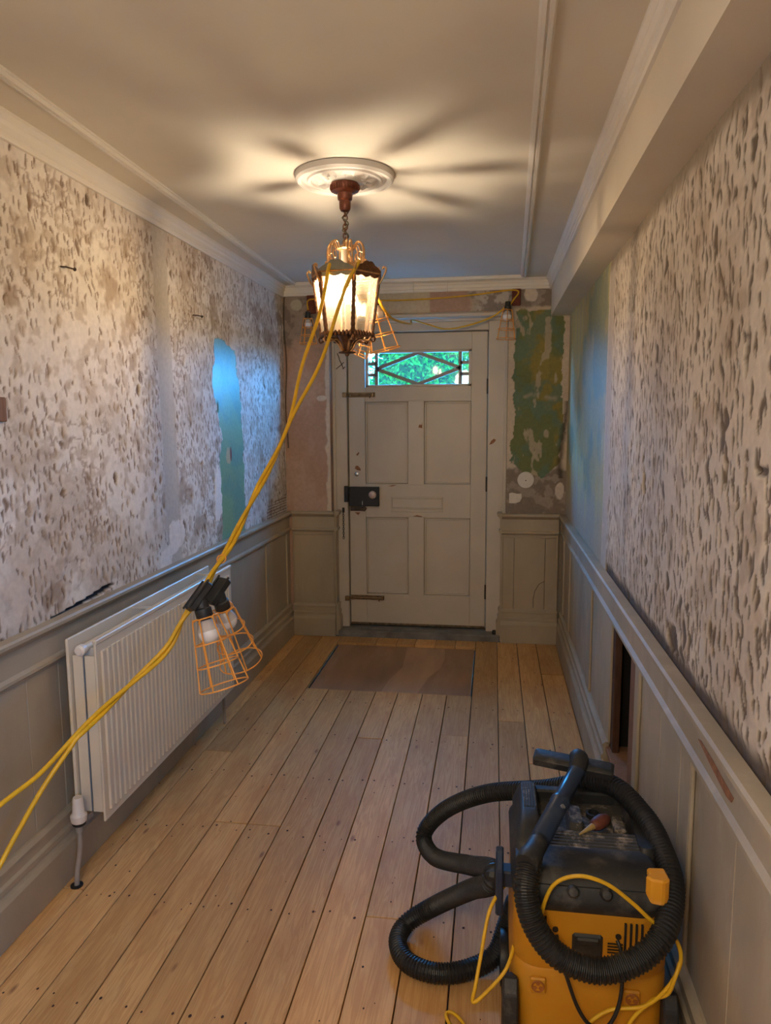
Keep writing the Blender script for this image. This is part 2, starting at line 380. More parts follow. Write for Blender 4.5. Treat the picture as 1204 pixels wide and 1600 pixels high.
def relief(name, us, vs_, H, C, G, place, extra, parent=None, flip=False):
    """plaster surface as a real relief mesh; place(u,v,h)->xyz arrays; extra = MB boxes of the wall's body"""
    nu, nv = H.shape; U, V = np.meshgrid(us, vs_, indexing='ij')
    X = np.stack(place(U, V, H), -1).reshape(-1, 3)
    idx = np.arange(nu*nv).reshape(nu, nv)
    F = np.stack([idx[:-1, :-1], idx[1:, :-1], idx[1:, 1:], idx[:-1, 1:]], -1).reshape(-1, 4)
    if flip: F = F[:, ::-1]
    ev = np.array(extra.v) if extra.v else np.zeros((0, 3)); k = len(X)
    ef = np.array([f for f in extra.f]) if extra.f else np.zeros((0, 4), int)
    V_ = np.concatenate([X, ev]); F_ = np.concatenate([F, ef+k]).astype(np.int32)
    me = bpy.data.meshes.new(name); me.vertices.add(len(V_)); me.loops.add(F_.size); me.polygons.add(len(F_))
    me.vertices.foreach_set('co', V_.astype(np.float32).ravel()); me.loops.foreach_set('vertex_index', F_.ravel())
    me.polygons.foreach_set('loop_start', np.arange(0, F_.size, 4, dtype=np.int32))
    sm = np.ones(len(F_), bool); sm[len(F):] = False; me.polygons.foreach_set('use_smooth', sm)
    me.update(calc_edges=True)
    at = me.attributes.new('albedo', 'FLOAT_COLOR', 'POINT')
    base = np.median(C.reshape(-1, 3), 0)
    A = np.concatenate([np.concatenate([C.reshape(-1, 3), G.reshape(-1, 1)], 1), np.tile(np.array([*base, 0.]), (len(ev), 1))]).astype(np.float32)
    at.data.foreach_set('color', A.ravel())
    me.materials.append(M['plaster'])
    o = bpy.data.objects.new(name, me); COL.objects.link(o); ORIG[o] = Vector((0, 0, 0))
    if parent: o.parent = parent
    else: o['kind'] = 'structure'
    return o

# ------------------------------------------------------------------ left wall
def build_left_wall():
    d = .0055; us = np.arange(.90, YP+d, d); vz = np.arange(.84, ZC-.01, d); U, V = np.meshgrid(us, vz, indexing='ij')
    base = fbm(U, V, 3, 1, 5); fine = fbm(U, V, 22, 5, 4)
    H = (base-.5)*.008+(fine-.5)*.0065
    PIT = np.zeros_like(H)
    strip = sstep(2.915, 2.935, U+.01*(fine-.5)-.02*(2.25-V))*(1-sstep(3.055, 3.07, U+.012*(fine-.5)-.02*(2.25-V)))
    # green painted patch, its ragged outline read off the wall
    gp = [(3.60, .86), (3.61, 1.0), (3.60, 1.2), (3.60, 1.30), (3.64, 1.40), (3.62, 1.47), (3.585, 1.54), (3.555, 1.62), (3.53, 1.68), (3.54, 1.74), (3.575, 1.79), (3.575, 1.905), (3.70, 1.905), (3.75, 1.89), (3.87, 1.86), (3.895, 1.83), (3.88, 1.78), (3.92, 1.70), (3.95, 1.58), (3.96, 1.40), (3.965, 1.2), (3.97, 1.0), (3.94, .86)]
    wob = (fbm(U, V, 30, 60, 3)-.5)*.045; wob2 = (fbm(U, V, 28, 70, 3)-.5)*.045
    green = poly_mask(U+wob, V+wob2, gp)
    fp = [(2.86, .85), (2.88, .93), (2.97, .95), (2.975, 1.04), (3.03, 1.06), (3.11, 1.05), (3.13, .97), (3.09, .92), (3.00, .90), (2.975, .85)]
    filler = poly_mask(U+wob*.7, V+wob2*.7, fp)
    fp2 = [(3.50, .98), (3.52, 1.22), (3.56, 1.26), (3.60, 1.2), (3.60, 1.02), (3.56, .98)]
    filler = np.maximum(filler, poly_mask(U+wob*.5, V+wob2*.5, fp2))
    smooth = np.clip(strip+green+filler, 0, 1)
    keep = (1-smooth)*np.where(V > 1.5, .9, 1)
    keep = keep*np.where((fbm(U, V, 2.2, 33, 3) > .66), .35, 1)
    gouges(H, PIT, us[0], vz[0], d, 4500, (.9, 4.8), (.86, 2.32), 3, -.12, .033, .0040, keep)
    H = H*(1-.85*smooth)-.003*green-.002*strip+.0015*filler
    # crumbling above the dado and in patches: brown base coat shows
    cr = sstep(.64, .74, fbm(U, V, 7, 90, 5)+.12*sstep(1.0, .87, V))*(1-smooth)
    H -= cr*.0025
    gap = poly_mask(U+wob, V, [(2.10, .868), (2.25, .880), (2.42, .898), (2.50, .893), (2.40, .874), (2.25, .866), (2.10, .862)])
    edge = sstep(.02, .0, np.abs(U-2.915-.02*(2.25-V)*-1))
    C = np.zeros((*H.shape, 3))+np.array((.74, .685, .635))
    C = mixc(C, (.50, .41, .33), sstep(.45, .75, fbm(U, V, 4, 44, 5))*.7)
    C = mixc(C, (.66, .60, .56), sstep(.5, .7, fbm(U, V, 1.5, 48, 4))*.6)
    C = mixc(C, (.50, .44, .38), strip*.75)
    C = mixc(C, (.30, .20, .13), cr*.7)
    C = mixc(C, (.17, .10, .058), np.clip(PIT*1.8, 0, 1)*.9)
    crk = sstep(.035, .012, np.abs(fbm(U, V, 13, 300, 4)-.5))*sstep(.48, .6, fbm(U, V, 3.5, 310, 3))*(1-smooth); C = mixc(C, (.24, .15, .095), crk*.6); H -= crk*.0018
    C = mixc(C, (.46, .375, .30), sstep(.52, .66, fbm(U, V, 26, 320, 4))*(1-smooth)*.6)
    C = mixc(C, (.20, .34, .20), green); C = mixc(C, (.12, .27, .24), green*sstep(.4, .7, fbm(U, V, 7, 17, 4))*.6)
    C = mixc(C, (.84, .76, .70), filler)
    C = mixc(C, (.02, .015, .012), gap); H -= gap*.012
    # cracks beside the patch, in the corner
    crack = np.exp(-((U-4.79-.008*np.sin(V*14))/.006)**2)*(V > .95)
    C = mixc(C, (.05, .035, .025), np.clip(crack, 0, 1)); H -= crack*.006
    r = np.zeros_like(H)
    for (cu, cv, ru, rv) in ((2.537, 1.28, .014, .024), (2.449, 2.251, .016, .024), (3.60, 1.555, .010, .03), (2.66, 1.22, .008, .02), (2.75, 1.62, .010, .03)):
        r = np.maximum(r, sstep(1.1, .7, np.hypot((U-cu)/ru, (V-cv)/rv)+(fine-.5)*1.2))
    C = mixc(C, (.09, .05, .03), r*.9); H -= r*.007
    sc = sstep(1.05, .9, np.hypot((U-3.73)/.04, (V-1.30)/.045)+(fine-.5)*.4); C = mixc(C, (.50, .38, .2), sc)
    sc2 = sstep(1.05, .9, np.hypot((U-3.765)/.014, (V-1.31)/.04)); C = mixc(C, (.2, .05, .03), sc2)
    lath = poly_mask(U+wob*.5, V+wob2*.5, [(4.35, .86), (4.38, .95), (4.76, .99), (4.8, .99), (4.8, .86)])*sstep(.2, .4, np.abs((V*55) % 1-.5))
    C = mixc(C, (.16, .08, .045), lath*.85); H -= lath*.003
    G = green*.9
    H = np.clip(H, -.012, .004)
    ex = MB(); ex.box(XL-.16, XL-.02, YB, 5.2, 0, 2.5); ex.box(XL-.02, XL, YB, .91, 0, 2.36); ex.box(XL-.02, XL-.005, YB, YP, 0, .84)
    o = relief('wall_left', us, vz, H, C, G, lambda U, V, H: (XL+H, U, V), ex, flip=False)
    # bits of iron left in the plaster
    for (y, z, L) in ((2.258, 1.992, .035), (3.324, 1.981, .03)):
        n = MB().tube([(XL-.01, y, z), (XL+.02, y+.004, z-.002), (XL+.03, y+L, z-.004)], .0028, 6); n.lathe([(.006, 0), (.006, .003)], (XL+.03, y+L, z-.004), (0, 1, 0), 8)
        obj('nail', n, 'iron', o)
    p = MB().box(XL-.01, XL+.012, 1.885, 1.93, 1.495, 1.565); obj('wall_plug', p, 'rawpale', o, bevel=.003)
    return o
build_left_wall()

# ------------------------------------------------------------------ right wall
OY0, OY1, OZ0, OZ1 = 2.31, 2.83, .205, .750      # missing panel
def build_right_wall():
    d = .0055; us = np.arange(1.12, YP+d, d); vz = np.arange(.84, ZB+.01, d); U, V = np.meshgrid(us, vz, indexing='ij')
    fine = fbm(U, V, 22, 105, 4); H = (fbm(U, V, 3, 101, 5)-.5)*.005+(fine-.5)*.004; PIT = np.zeros_like(H)
    e = (fbm(U, V, 9, 130, 3)-.5)*.02
    green = sstep(3.175, 3.19, U+e); strip = sstep(3.06, 3.07, U+e*.5)*(1-green)
    smooth = np.clip(green+strip, 0, 1)
    gouges(H, PIT, us[0], vz[0], d, 1500, (1.12, 3.1), (.87, 2.12), 103, .15, .044, .0030, (1-smooth)*np.where(fbm(U, V, 2.5, 120, 3) > .6, .6, 1), (.13, .24), (1., 0.))
    H = H*(1-.8*smooth)-.0015*green
    C = np.zeros((*H.shape, 3))+np.array((.60, .525, .44))
    C = mixc(C, (.45, .37, .29), sstep(.45, .75, fbm(U, V, 5, 144, 5))*.6)
    C = mixc(C, (.38, .30, .23), sstep(.56, .7, fbm(U, V, 14, 190, 5))*(1-smooth)*.6)
    C = mixc(C, (.11, .08, .055), np.clip(PIT*1.7, 0, 1)*.92)
    C = mixc(C, (.50, .43, .37), strip)
    g = fbm(U, V, 16, 150, 4, .12); g2 = fbm(U, V, 3, 160, 4)
    gc = np.zeros_like(C)+np.array((.42, .38, .24)); gc = mixc(gc, (.52, .44, .20), sstep(.45, .6, g)*.8); gc = mixc(gc, (.24, .28, .19), sstep(.5, .65, g2)*.7)
    gc = mixc(gc, (.50, .37, .15), sstep(.5, .62, fbm(U, V, 4, 170, 4))*.6); gc = mixc(gc, (.42, .36, .31), sstep(1.25, .95, V+.3*(g-.5))*.7)
    C = C*(1-green[..., None])+gc*green[..., None]
    lip = np.exp(-((U+e-3.175)/.012)**2); C = mixc(C, (.6, .53, .45), np.clip(lip, 0, 1)); H += lip*.003
    # crumbled edge above the dado rail and under the beam
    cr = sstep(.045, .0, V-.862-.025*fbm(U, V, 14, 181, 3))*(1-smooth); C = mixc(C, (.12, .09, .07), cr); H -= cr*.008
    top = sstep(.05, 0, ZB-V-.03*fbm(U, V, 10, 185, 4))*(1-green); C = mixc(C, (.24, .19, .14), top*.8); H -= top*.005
    r = np.zeros_like(H)
    for (cu, cv, ru, rv) in ((1.93, .915, .06, .035), (2.36, 1.30, .02, .035), (1.47, 1.62, .014, .06), (1.56, 1.38, .012, .03), (1.36, 1.40, .03, .012)):
        r = np.maximum(r, sstep(1.1, .7, np.hypot((U-cu)/ru, (V-cv)/rv)+(fine-.5)*1.4))
    C = mixc(C, (.085, .06, .045), r*.9); H -= r*.008
    H = np.clip(H, -.014, .004)
    ex = MB(); ex.box(XR+.02, XR+.16, 1.12, 5.2, .80, 2.5); w0, w1, w2, w3 = ADDED_WIN
    ex.box(XR, XR+.16, YB, w0, .8, 2.36); ex.box(XR, XR+.16, w1, 1.13, .8, 2.36); ex.box(XR, XR+.16, w0, w1, .8, w2); ex.box(XR, XR+.16, w0, w1, w3, 2.36)
    ex.box(XR+.004, XR+.16, OY1+.02, 5.2, 0, .8); ex.box(XR+.004, XR+.16, YB, OY0-.02, 0, .8)
    ex.box(XR+.004, XR+.16, OY0-.02, OY1+.02, 0, .19)
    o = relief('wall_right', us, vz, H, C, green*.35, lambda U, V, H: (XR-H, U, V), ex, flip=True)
    # cavity behind the missing panel; near-black sheets paint in its darkness
    obj('cavity_dark_sheet', MB().box(XR+.15, XR+.17, OY0-.05, OY1+.05, .1, .85).box(XR+.006, XR+.15, OY1+.017, OY1+.0195, .19, .80), 'void', o)
    for (y0, y1, x0, m) in ((2.775, 2.846, XR+.004, 'rawwood'), (2.44, 2.55, XR+.026, 'rawwood')):
        obj('wall_stud', MB().box(x0, x0+(.026 if y0 > 2.7 else .09), y0, y1, .19, .80), m, o, bevel=.003)
    obj('stud_edge', MB().box(XR+.019, XR+.0255, 2.44, 2.55, .19, .80), 'rawpale', o, bevel=.002)
    obj('sill_batten', MB().box(XR-.012, XR+.12, OY0-.02, OY1+.01, .185, OZ0), 'rawpale', o, bevel=.003)
    return o
build_right_wall()

# ------------------------------------------------------------------ end wall round the door
def build_back_wall():
    d = .005
    def grid(x0, x1, z0, z1): us = np.arange(x0, x1+d, d); vz = np.arange(z0, z1+d, d); return us, vz, *np.meshgrid(us, vz, indexing='ij')
    # left pier: pinkish skim, grey at the top
    us, vz, U, V = grid(XL, -1.085, .85, 2.33); f = fbm(U, V, 12, 201, 5); H = (f-.5)*.006
    C = np.zeros((*H.shape, 3))+np.array((.42, .27, .20)); C = mixc(C, (.50, .36, .29), sstep(.45, .65, fbm(U, V, 7, 205, 4, .5))*.6)
    top = sstep(1.93, 2.02, V+.25*(fbm(U, V, 8, 207, 4)-.5)); C = mixc(C, (.30, .25, .21), top*.85); C = mixc(C, (.18, .14, .12), top*sstep(.55, .65, fbm(U, V, 18, 209, 4))*.7); H += top*(f-.5)*.01
    e = (fbm(U, V, 20, 211, 3)-.5)*.03; lip = sstep(-1.115, -1.105, U+e); C = mixc(C, (.60, .50, .40), lip); H += lip*.003
    pt = sstep(1.05, .9, np.hypot((U+1.30)/.04, (V-2.24)/.035)+(f-.5)*.6); C = mixc(C, (.45, .42, .34), pt)
    pt = sstep(1.05, .9, np.hypot((U+1.14)/.035, (V-1.63)/.02)+(f-.5)*.6); C = mixc(C, (.62, .54, .48), pt)
    ck = np.exp(-((U-XL-.012-.006*np.sin(V*11))/.005)**2); C = mixc(C, (.04, .03, .02), np.clip(ck, 0, 1)*(V > 1.3))
    ex = MB(); ex.box(XL-.1, -1.085, YP+.008, 5.10, 0, 2.45); ex.box(-1.10, -1.083, YP+.004, YD+.02, .85, 2.13)
    wl = relief('wall_back', us, vz, H, C, np.zeros_like(H), lambda U, V, H: (U, YP-H, V), ex, flip=False)
    # right pier: green and ochre paint, scraped edges, rough grey foot
    us, vz, U, V = grid(.088, XR, .85, 2.33); f = fbm(U, V, 14, 221, 5); H = (f-.5)*.005
    e = (fbm(U, V, 24, 225, 4)-.5)*.06; e2 = (fbm(U, V, 22, 229, 4)-.5)*.06
    C = np.zeros((*H.shape, 3))+np.array((.55, .45, .35))
    rough = sstep(1.17, 1.15, V+e*.7); rough = np.maximum(rough, sstep(2.175, 2.195, V+e*.6))
    gp = [(.11, 1.20), (.105, 1.30), (.135, 1.5), (.125, 1.72), (.125, 1.95), (.14, 2.17), (.42, 2.17), (.435, 2.02), (.425, 1.75), (.44, 1.55), (.445, 1.35), (.425, 1.22), (.33, 1.10), (.22, 1.12)]
    green = poly_mask(U+e*.7, V+e2*.7, gp)*(1-sstep(2.16, 2.2, V))
    C = mixc(C, (.23, .185, .15), rough); C = mixc(C, (.36, .30, .25), rough*sstep(.5, .6, fbm(U, V, 20, 233, 4))*.8)
    gc = np.zeros_like(C)+np.array((.15, .17, .07)); gc = mixc(gc, (.30, .22, .05), sstep(.48, .62, fbm(U, V, 7, 237, 5, .5))*.75); gc = mixc(gc, (.12, .19, .14), sstep(.5, .64, fbm(U, V, 9, 241, 4))*.7)
    gc = mixc(gc, (.45, .36, .26), sstep(.66, .7, fbm(U, V, 18, 245, 4, .4))*.8)
    C = C*(1-green[..., None])+gc*green[..., None]; H = H-green*.003+rough*(f-.5)*.012
    seam = np.exp(-((V-1.63-.015*np.sin(U*30))/.012)**2)*green; C = mixc(C, (.40, .34, .25), np.clip(seam*sstep(.4, .5, f), 0, 1)*.7)
    ck = sstep(.03, .0, np.abs(U-.445-.02*np.sin(V*9)-e*.4))*(V < 1.6)*(V > 1.1); C = mixc(C, (.06, .045, .03), ck*.8)
    pt = sstep(1.0, .9, np.hypot((U-.225)/.045, (V-2.27)/.05)+(f-.5)*.5); C = mixc(C, (.60, .52, .44), pt)
    pt = sstep(1.0, .9, np.hypot((U-.43)/.03, (V-1.02)/.06)+(f-.5)*.9); C = mixc(C, (.60, .52, .45), pt)
    ex = MB(); ex.box(.088, XR+.1, YP+.008, 5.10, 0, 2.45)
    obj_r = relief('pier_plaster', us, vz, H, C, green*.3, lambda U, V, H: (U, YP-H, V), ex, parent=wl)
    # plaster strip over the door
    us, vz, U, V = grid(-1.09, .095, 2.14, 2.33); f = fbm(U, V, 14, 261, 5); H = (f-.5)*.005
    C = np.zeros((*H.shape, 3))+np.array((.52, .44, .33)); pk = sstep(-.42, -.41, U)*(1-sstep(-.18, -.14, U+(f-.5)*.1)); C = mixc(C, (.42, .28, .22), pk)
    gr = sstep(-.18, -.12, U+(f-.5)*.2); C = mixc(C, (.27, .22, .19), gr); C = mixc(C, (.55, .50, .45), gr*sstep(.5, .58, fbm(U, V, 16, 266, 4))*.8)
    lf = 1-sstep(-.8, -.74, U); C = mixc(C, (.36, .31, .27), lf*.7)
    ex = MB(); ex.box(-1.09, .095, YP+.008, 5.10, 2.14, 2.45); ex.box(XL-.1, XR+.1, 5.05, 5.12, 2.1, 2.45)
    relief('header_plaster', us, vz, H, C, np.zeros_like(H), lambda U, V, H: (U, YP-H, V), ex, parent=wl)
    for (x0, x1, z0, z1) in ((.105, .16, 2.195, 2.30), (-1.225, -1.165, 2.18, 2.30)):
        obj('timber_block', MB().box(x0, x1, YP-.015, YP+.05, z0, z1), 'redblock', wl, bevel=.004)
    # white filler patch and blanking disc
    patch = [(-.04, -.035), (-.04, .03), (-.02, .035), (.01, .028), (.04, .03), (.042, .0), (.03, -.025), (.0, -.036)]
    obj('filler_patch', MB().prism(patch, (.147, YP-.006, .972), (1, 0, 0), (0, 0, 1), (0, .012, 0)), 'filler', wl, bevel=.002)
    return wl
build_back_wall()
bd = thing('blanking_disc', 'round off-white disc with a small centre screw low on the green patched pier', 'cover plate', (.212, YP-.006, 1.09))
obj('disc', MB().lathe([(.054, 0), (.055, .004), (.052, .011), (.004, .013), (0, .013)], (.212, YP-.002, 1.09), (0, -1, 0), 32), 'filler', bd, smooth=35)
obj('screw', MB().lathe([(.004, 0), (.004, .004), (0, .004)], (.212, YP-.013, 1.088), (0, -1, 0), 8), 'dark', bd)

# ------------------------------------------------------------------ end wall behind the camera (never in the picture)
rw = MB().box(XL-.1, XR+.1, YB-.12, YB, 0, 2.45)
sobj('wall_front', rw, 'ceiling')

# ------------------------------------------------------------------ ceiling, beam, cornices, ceiling mouldings
sobj('ceiling', MB().box(XL-.15, XR+.15, YB-.1, 5.12, ZC, ZC+.1), 'ceiling')
sobj('trim_1', MB().box(XB, XR+.02, YB, YP+.01, ZB, ZC), 'beam')
def run(prof, o, u, v, w): return MB().prism(prof, o, u, v, w)
cor = [(0, 0), (.010, 0), (.014, .006), (.014, .014), (.019, .018), (.019, .034), (.026, .044), (.026, .050), (.036, .060), (.036, .070), (0, .070)]
sobj('trim_2', run(cor, (XL, YB, ZCOR), (1, 0, 0), (0, 0, 1), (0, YP-YB, 0)), 'moulding')
sobj('trim_3', run(cor, (XB, YB, ZCOR), (-1, 0, 0), (0, 0, 1), (0, YP-YB, 0)), 'moulding')
tb = struct('trim_4')
for (xa, xb) in ((XL+.002, -.52), (-.517, -.305), (-.302, XB-.002)):
    obj('cornice_length', run(cor, (xa, YP, ZCOR+.004), (0, -1, 0), (0, 0, 1), (xb-xa, 0, 0)), 'moulding', tb)
pm = [(-.019, 0), (-.019, -.006), (-.013, -.008), (-.013, -.014), (-.004, -.016), (-.002, -.011), (.002, -.011), (.004, -.018), (.013, -.018), (.015, -.007), (.019, -.006), (.019, 0)]
def ceiling_moulding(name, a, b):
    a, b = Vector((*a, ZC)), Vector((*b, ZC)); w = b-a; u = Vector((w.y, -w.x, 0)).normalized()
    return sobj(name, MB().prism(pm, a, u, (0, 0, 1), w), 'moulding')
ceiling_moulding('trim_5', (-1.165, -.9), (-1.283, 4.70))
ceiling_moulding('trim_6', (.045, -.9), (.172, 4.70))
ceiling_moulding('trim_7', (-1.30, 4.695), (.19, 4.695))

# ------------------------------------------------------------------ floor
fl = sobj('floor', MB().box(XL-.1, XR+.2, YB, 5.1, -.16, -.05).box(XL-.1, XR+.2, 5.06, 5.115, -.16, .03), 'void')
XS = [-1.405, -1.285, -1.155, -1.02, -.889, -.763, -.623, -.499, -.365, -.233, -.098, .041, .17, .295, .425, .48]
WELL = (3.81, 4.655)
BUTTS = {3: [2.44], 4: [2.44], 6: [3.22], 9: [.9, 3.3], 12: [3.06], 1: [3.0], 2: [4.1], 0: [2.0, 3.9], 5: [.6], 7: [1.1], 8: [2.0], 10: [.4], 11: [3.5], 13: [1.2, 4.2], 14: [2.2]}
nails = MB()
for i in range(len(XS)-1):
    ys = [YB]+BUTTS.get(i, [])+[4.79]
    segs = []
    for a, b in zip(ys[:-1], ys[1:]): segs.append((a, b))
    if 3 <= i <= 9:
        s2 = []
        for a, b in segs:
            if b > WELL[0]:
                if a < WELL[0]: s2.append((a, WELL[0]))
            else: s2.append((a, b))
        segs = s2+[(WELL[1], 4.79)]
    for a, b in segs:
        g = .0016 if i % 3 else .0024
        mb = MB(); z0 = random.uniform(-.0012, .0006)
        mb.box(XS[i]+g, XS[i+1]-g, a+.0018, b-.0018, -.022, z0)
        obj('plank', mb, 'pine', fl, bevel=.0015)
        yy = .35
        while yy < 4.8:
            if a+.02 < yy < b-.02:
                for fx in (.2, .78):
                    cx = XS[i]+(XS[i+1]-XS[i])*(fx+random.uniform(-.05, .05)); cy = yy+random.uniform(-.02, .02); r = random.uniform(.0026, .0048)
                    if -1.38 < cx < .45: nails.add([(cx+r*math.cos(k*math.pi/3), cy+1.3*r*math.sin(k*math.pi/3), .0010) for k in range(6)], [tuple(range(6))])
            yy += .41
        for _ in range(int((b-a)*3.2)):
            cx = random.uniform(XS[i]+.015, XS[i+1]-.015); cy = random.uniform(a, b); r = random.uniform(.0015, .0035)
            if -1.36 < cx < .44: nails.add([(cx+r*math.cos(k*math.pi/3), cy+r*1.4*math.sin(k*math.pi/3), .0010) for k in range(6)], [tuple(range(6))])
no = obj('nail_hole', nails, 'nailhole', fl, fix=False); no['kind'] = 'stuff'
for (x0, x1, y0, y1) in ((-1.02, -.1, WELL[0]-.03, WELL[0]-.001), (-1.03, -.09, WELL[1]+.001, WELL[1]+.03)):
    obj('well_joist', MB().box(x0, x1, y0, y1, -.05, -.023), 'rawwood', fl)
pl = obj('plywood_sheet', MB().box(-1.008, -.106, WELL[0]+.008, WELL[1]-.012, -.05, -.012), 'ply', at=(-.55, 4.23, -.05), bevel=.001)
obj('pale_patch', MB().prism([(-.545, 4.63), (-.30, 4.63), (-.285, 4.45), (-.30, 4.25), (-.36, 4.08), (-.40, 3.83), (-.60, 3.83), (-.585, 4.0), (-.53, 4.25)], (0, 0, -.0122), (1, 0, 0), (0, 1, 0), (0, 0, .0005)), 'plypale', pl)
tag(pl, 'reddish plywood sheet set into the floor well in front of the door', 'plywood')
sobj('doorstep', MB().box(-1.045, .057, 4.79, 4.86, -.05, .042).box(-1.12, .12, 4.86, 5.10, -.05, .0415), 'stone', bevel=.006)
ds = tag(obj('door_stop', MB().lathe([(.014, 0), (.017, .006), (.017, .016), (.012, .026), (0, .030)], (.022, 4.83, .042), (0, 0, 1), 16), 'dark', at=(.022, 4.83, .042), smooth=40), 'small dark round stop on the stone step by the right pier', 'door stop')

# ------------------------------------------------------------------ panelling below the dado rail
skirt = [(0, 0), (.040, 0), (.040, .122), (.034, .130), (.030, .134), (.024, .146), (.020, .150), (0, .150)]
basem = [(0, .150), (.028, .150), (.028, .166), (.020, .174), (.020, .200), (.024, .204), (.024, .211), (.012, .222), (0, .222)]
frieze = [(0, .728), (.012, .728), (.024, .738), (.024, .748), (.013, .756), (.013, .830), (.022, .836), (.034, .846), (.040, .852), (.040, .862), (.034, .868), (0, .868)]
DP = .020     # depth of the panel field behind the stiles' face is DP-.012
def side_panelling(tn, bn, x, sgn, y0, y1, stiles, panels, m):
    """stiles and panels given along y; sgn = direction into the room"""
    t = struct(tn, (x, y0, 0)); s = struct(bn, (x, y0, 0))
    u = (sgn, 0, 0)
    obj('skirting_board', run(skirt, (x, y0, 0), u, (0, 0, 1), (0, y1-y0, 0)), m, s)
    return t, s
tl = struct('trim_8'); bl = struct('baseboard_left')
obj('skirting_board', run(skirt, (XL, YB, .002), (1, 0, 0), (0, 0, 1), (0, YP-YB, 0)), 'dado', bl)
obj('base_moulding', run(basem, (XL, YB, .002), (1, 0, 0), (0, 0, 1), (0, YP-YB, 0)), 'dado', tl)
obj('dado_rail', run(frieze, (XL, YB, 0), (1, 0, 0), (0, 0, 1), (0, YP-YB, 0)), 'dado', tl)
def stile(par, m, x, sgn, y0, y1, z0=.213, z1=.73):
    xa, xb = sorted((x, x+sgn*.013)); obj('stile', MB().box(xa, xb, y0, y1, z0, z1), m, par, bevel=.0025)
def bead(par, m, x, sgn, y, z0=.213, z1=.73):
    obj('bead', MB().tube([(x+sgn*.008, y, z0), (x+sgn*.008, y, z1)], .006, 8), m, par, smooth=60)
def panel(par, m, x, sgn, y0, y1, joints, z0=.213, z1=.73, off=.004):
    ys = [y0]+joints+[y1]
    for a, b in zip(ys[:-1], ys[1:]):
        xa, xb = sorted((x-sgn*.006, x+sgn*off)); obj('panel_board', MB().box(xa, xb, a+.0012, b-.0012, z0, z1), m, par, bevel=.0015)
    # thin moulding round the panel
    xm = x+sgn*.006
    for (ya, yb, za, zb) in ((y0, y1, z1-.010, z1), (y0, y1, z0, z0+.010)):
        xa, xb = sorted((x, x+sgn*.009)); obj('panel_moulding', MB().box(xa, xb, ya, yb, za, zb), m, par, bevel=.002)
for (a, b) in ((2.165, 2.265), (3.645, 3.74), (4.28, 4.40), (2.95, 3.05), (4.74, YP), (1.1, 1.2), (YB, -1.5)): stile(tl, 'dado', XL, 1, a, b)
for (a, b, j) in ((1.2, 2.165, [1.62, 1.936, 2.10]), (2.265, 2.95, [2.6]), (3.05, 3.645, [3.35]), (3.74, 4.28, []), (4.40, 4.74, []), (-1.5, 1.1, [])): panel(tl, 'dado', XL, 1, a, b, j)

tr = struct('trim_9'); br = struct('baseboard_right')
obj('skirting_board', run(skirt, (XR, YB, .002), (-1, 0, 0), (0, 0, 1), (0, YP-YB, 0)), 'dado_r', br)
obj('base_moulding', run(basem, (XR, YB, .002), (-1, 0, 0), (0, 0, 1), (0, OY0-YB, 0)), 'dado_r', tr)
obj('base_moulding', run(basem, (XR, OY1, .002), (-1, 0, 0), (0, 0, 1), (0, YP-OY1, 0)), 'dado_r', tr)
obj('dado_rail', run(frieze, (XR, YB, 0), (-1, 0, 0), (0, 0, 1), (0, YP-YB, 0)), 'dado_r', tr)
scar = [(1.36, .79), (1.50, .80), (1.58, .802), (1.60, .797), (1.52, .785), (1.40, .772), (1.37, .776)]
obj('bare_wood_scar', MB().prism([(y, z) for y, z in scar], (XR-.0145, 0, 0), (0, 1, 0), (0, 0, 1), (.004, 0, 0)), 'chip', tr)
for (a, b) in ((4.70, YP), (4.33, 4.42), (3.37, 3.47), (1.648, 1.735), (2.255, OY0), (YB, -1.45)): stile(tr, 'dado_r', XR, -1, a, b)
for y in (1.74, 1.643, 2.25, 3.365, 3.475): bead(tr, 'dado_r', XR, -1, y)
for (a, b, j) in ((4.42, 4.70, []), (3.48, 4.33, [3.75, 3.97]), (OY1, 3.36, [3.08]), (1.745, 2.245, [1.985]), (.7, 1.638, [1.12, 1.36]), (-1.45, .7, [])): panel(tr, 'dado_r', XR, -1, a, b, j)
# panelling on the two piers
def pier_panelling(tn, x0, x1, ret, joints):
    t = struct(tn); w = (x1-x0, 0, 0)
    for nm, pf in (('skirting_board', skirt), ('base_moulding', basem), ('dado_rail', frieze)):
        obj(nm, run(pf, (x0, YP, .002), (0, -1, 0), (0, 0, 1), w), 'dado', t)
    fx = [x0]+joints+[x1]
    for a, b in zip(fx[:-1], fx[1:]): obj('panel_board', MB().box(a+.001, b-.001, YP-.006, YP+.01, .213, .73), 'dado', t, bevel=.0015)
    for (a, b) in ((x0, x0+.012), (x1-.012, x1)): obj('corner_bead', MB().box(a, b, YP-.011, YP+.004, .213, .73), 'dado', t, bevel=.003)
    for z in (.222, .712): obj('panel_moulding', MB().box(x0+.012, x1-.012, YP-.011, YP, z-.006, z+.006), 'dado', t, bevel=.003)
    if ret:      # returns into the door recess
        sx = ret; xe = x1 if ret > 0 else x0
        for nm, pf in (('skirting_board', skirt), ('base_moulding', basem), ('dado_rail', frieze)):
            sc = [(u*.75, v) for u, v in pf]
            obj(nm+'_return' if False else nm, run(sc, (xe, YP-.001, .002), (sx, 0, 0), (0, 0, 1), (0, .09, 0)), 'dado', t)
        xa, xb = sorted((xe, xe+sx*.006)); obj('panel_board', MB().box(xa, xb, YP, YP+.09, .213, .73), 'dado', t)
    return t
tp1 = pier_panelling('trim_10', XL+.036, -1.062, 1, [])
tp2 = pier_panelling('trim_11', .062, XR-.036, -1, [.145, .345])
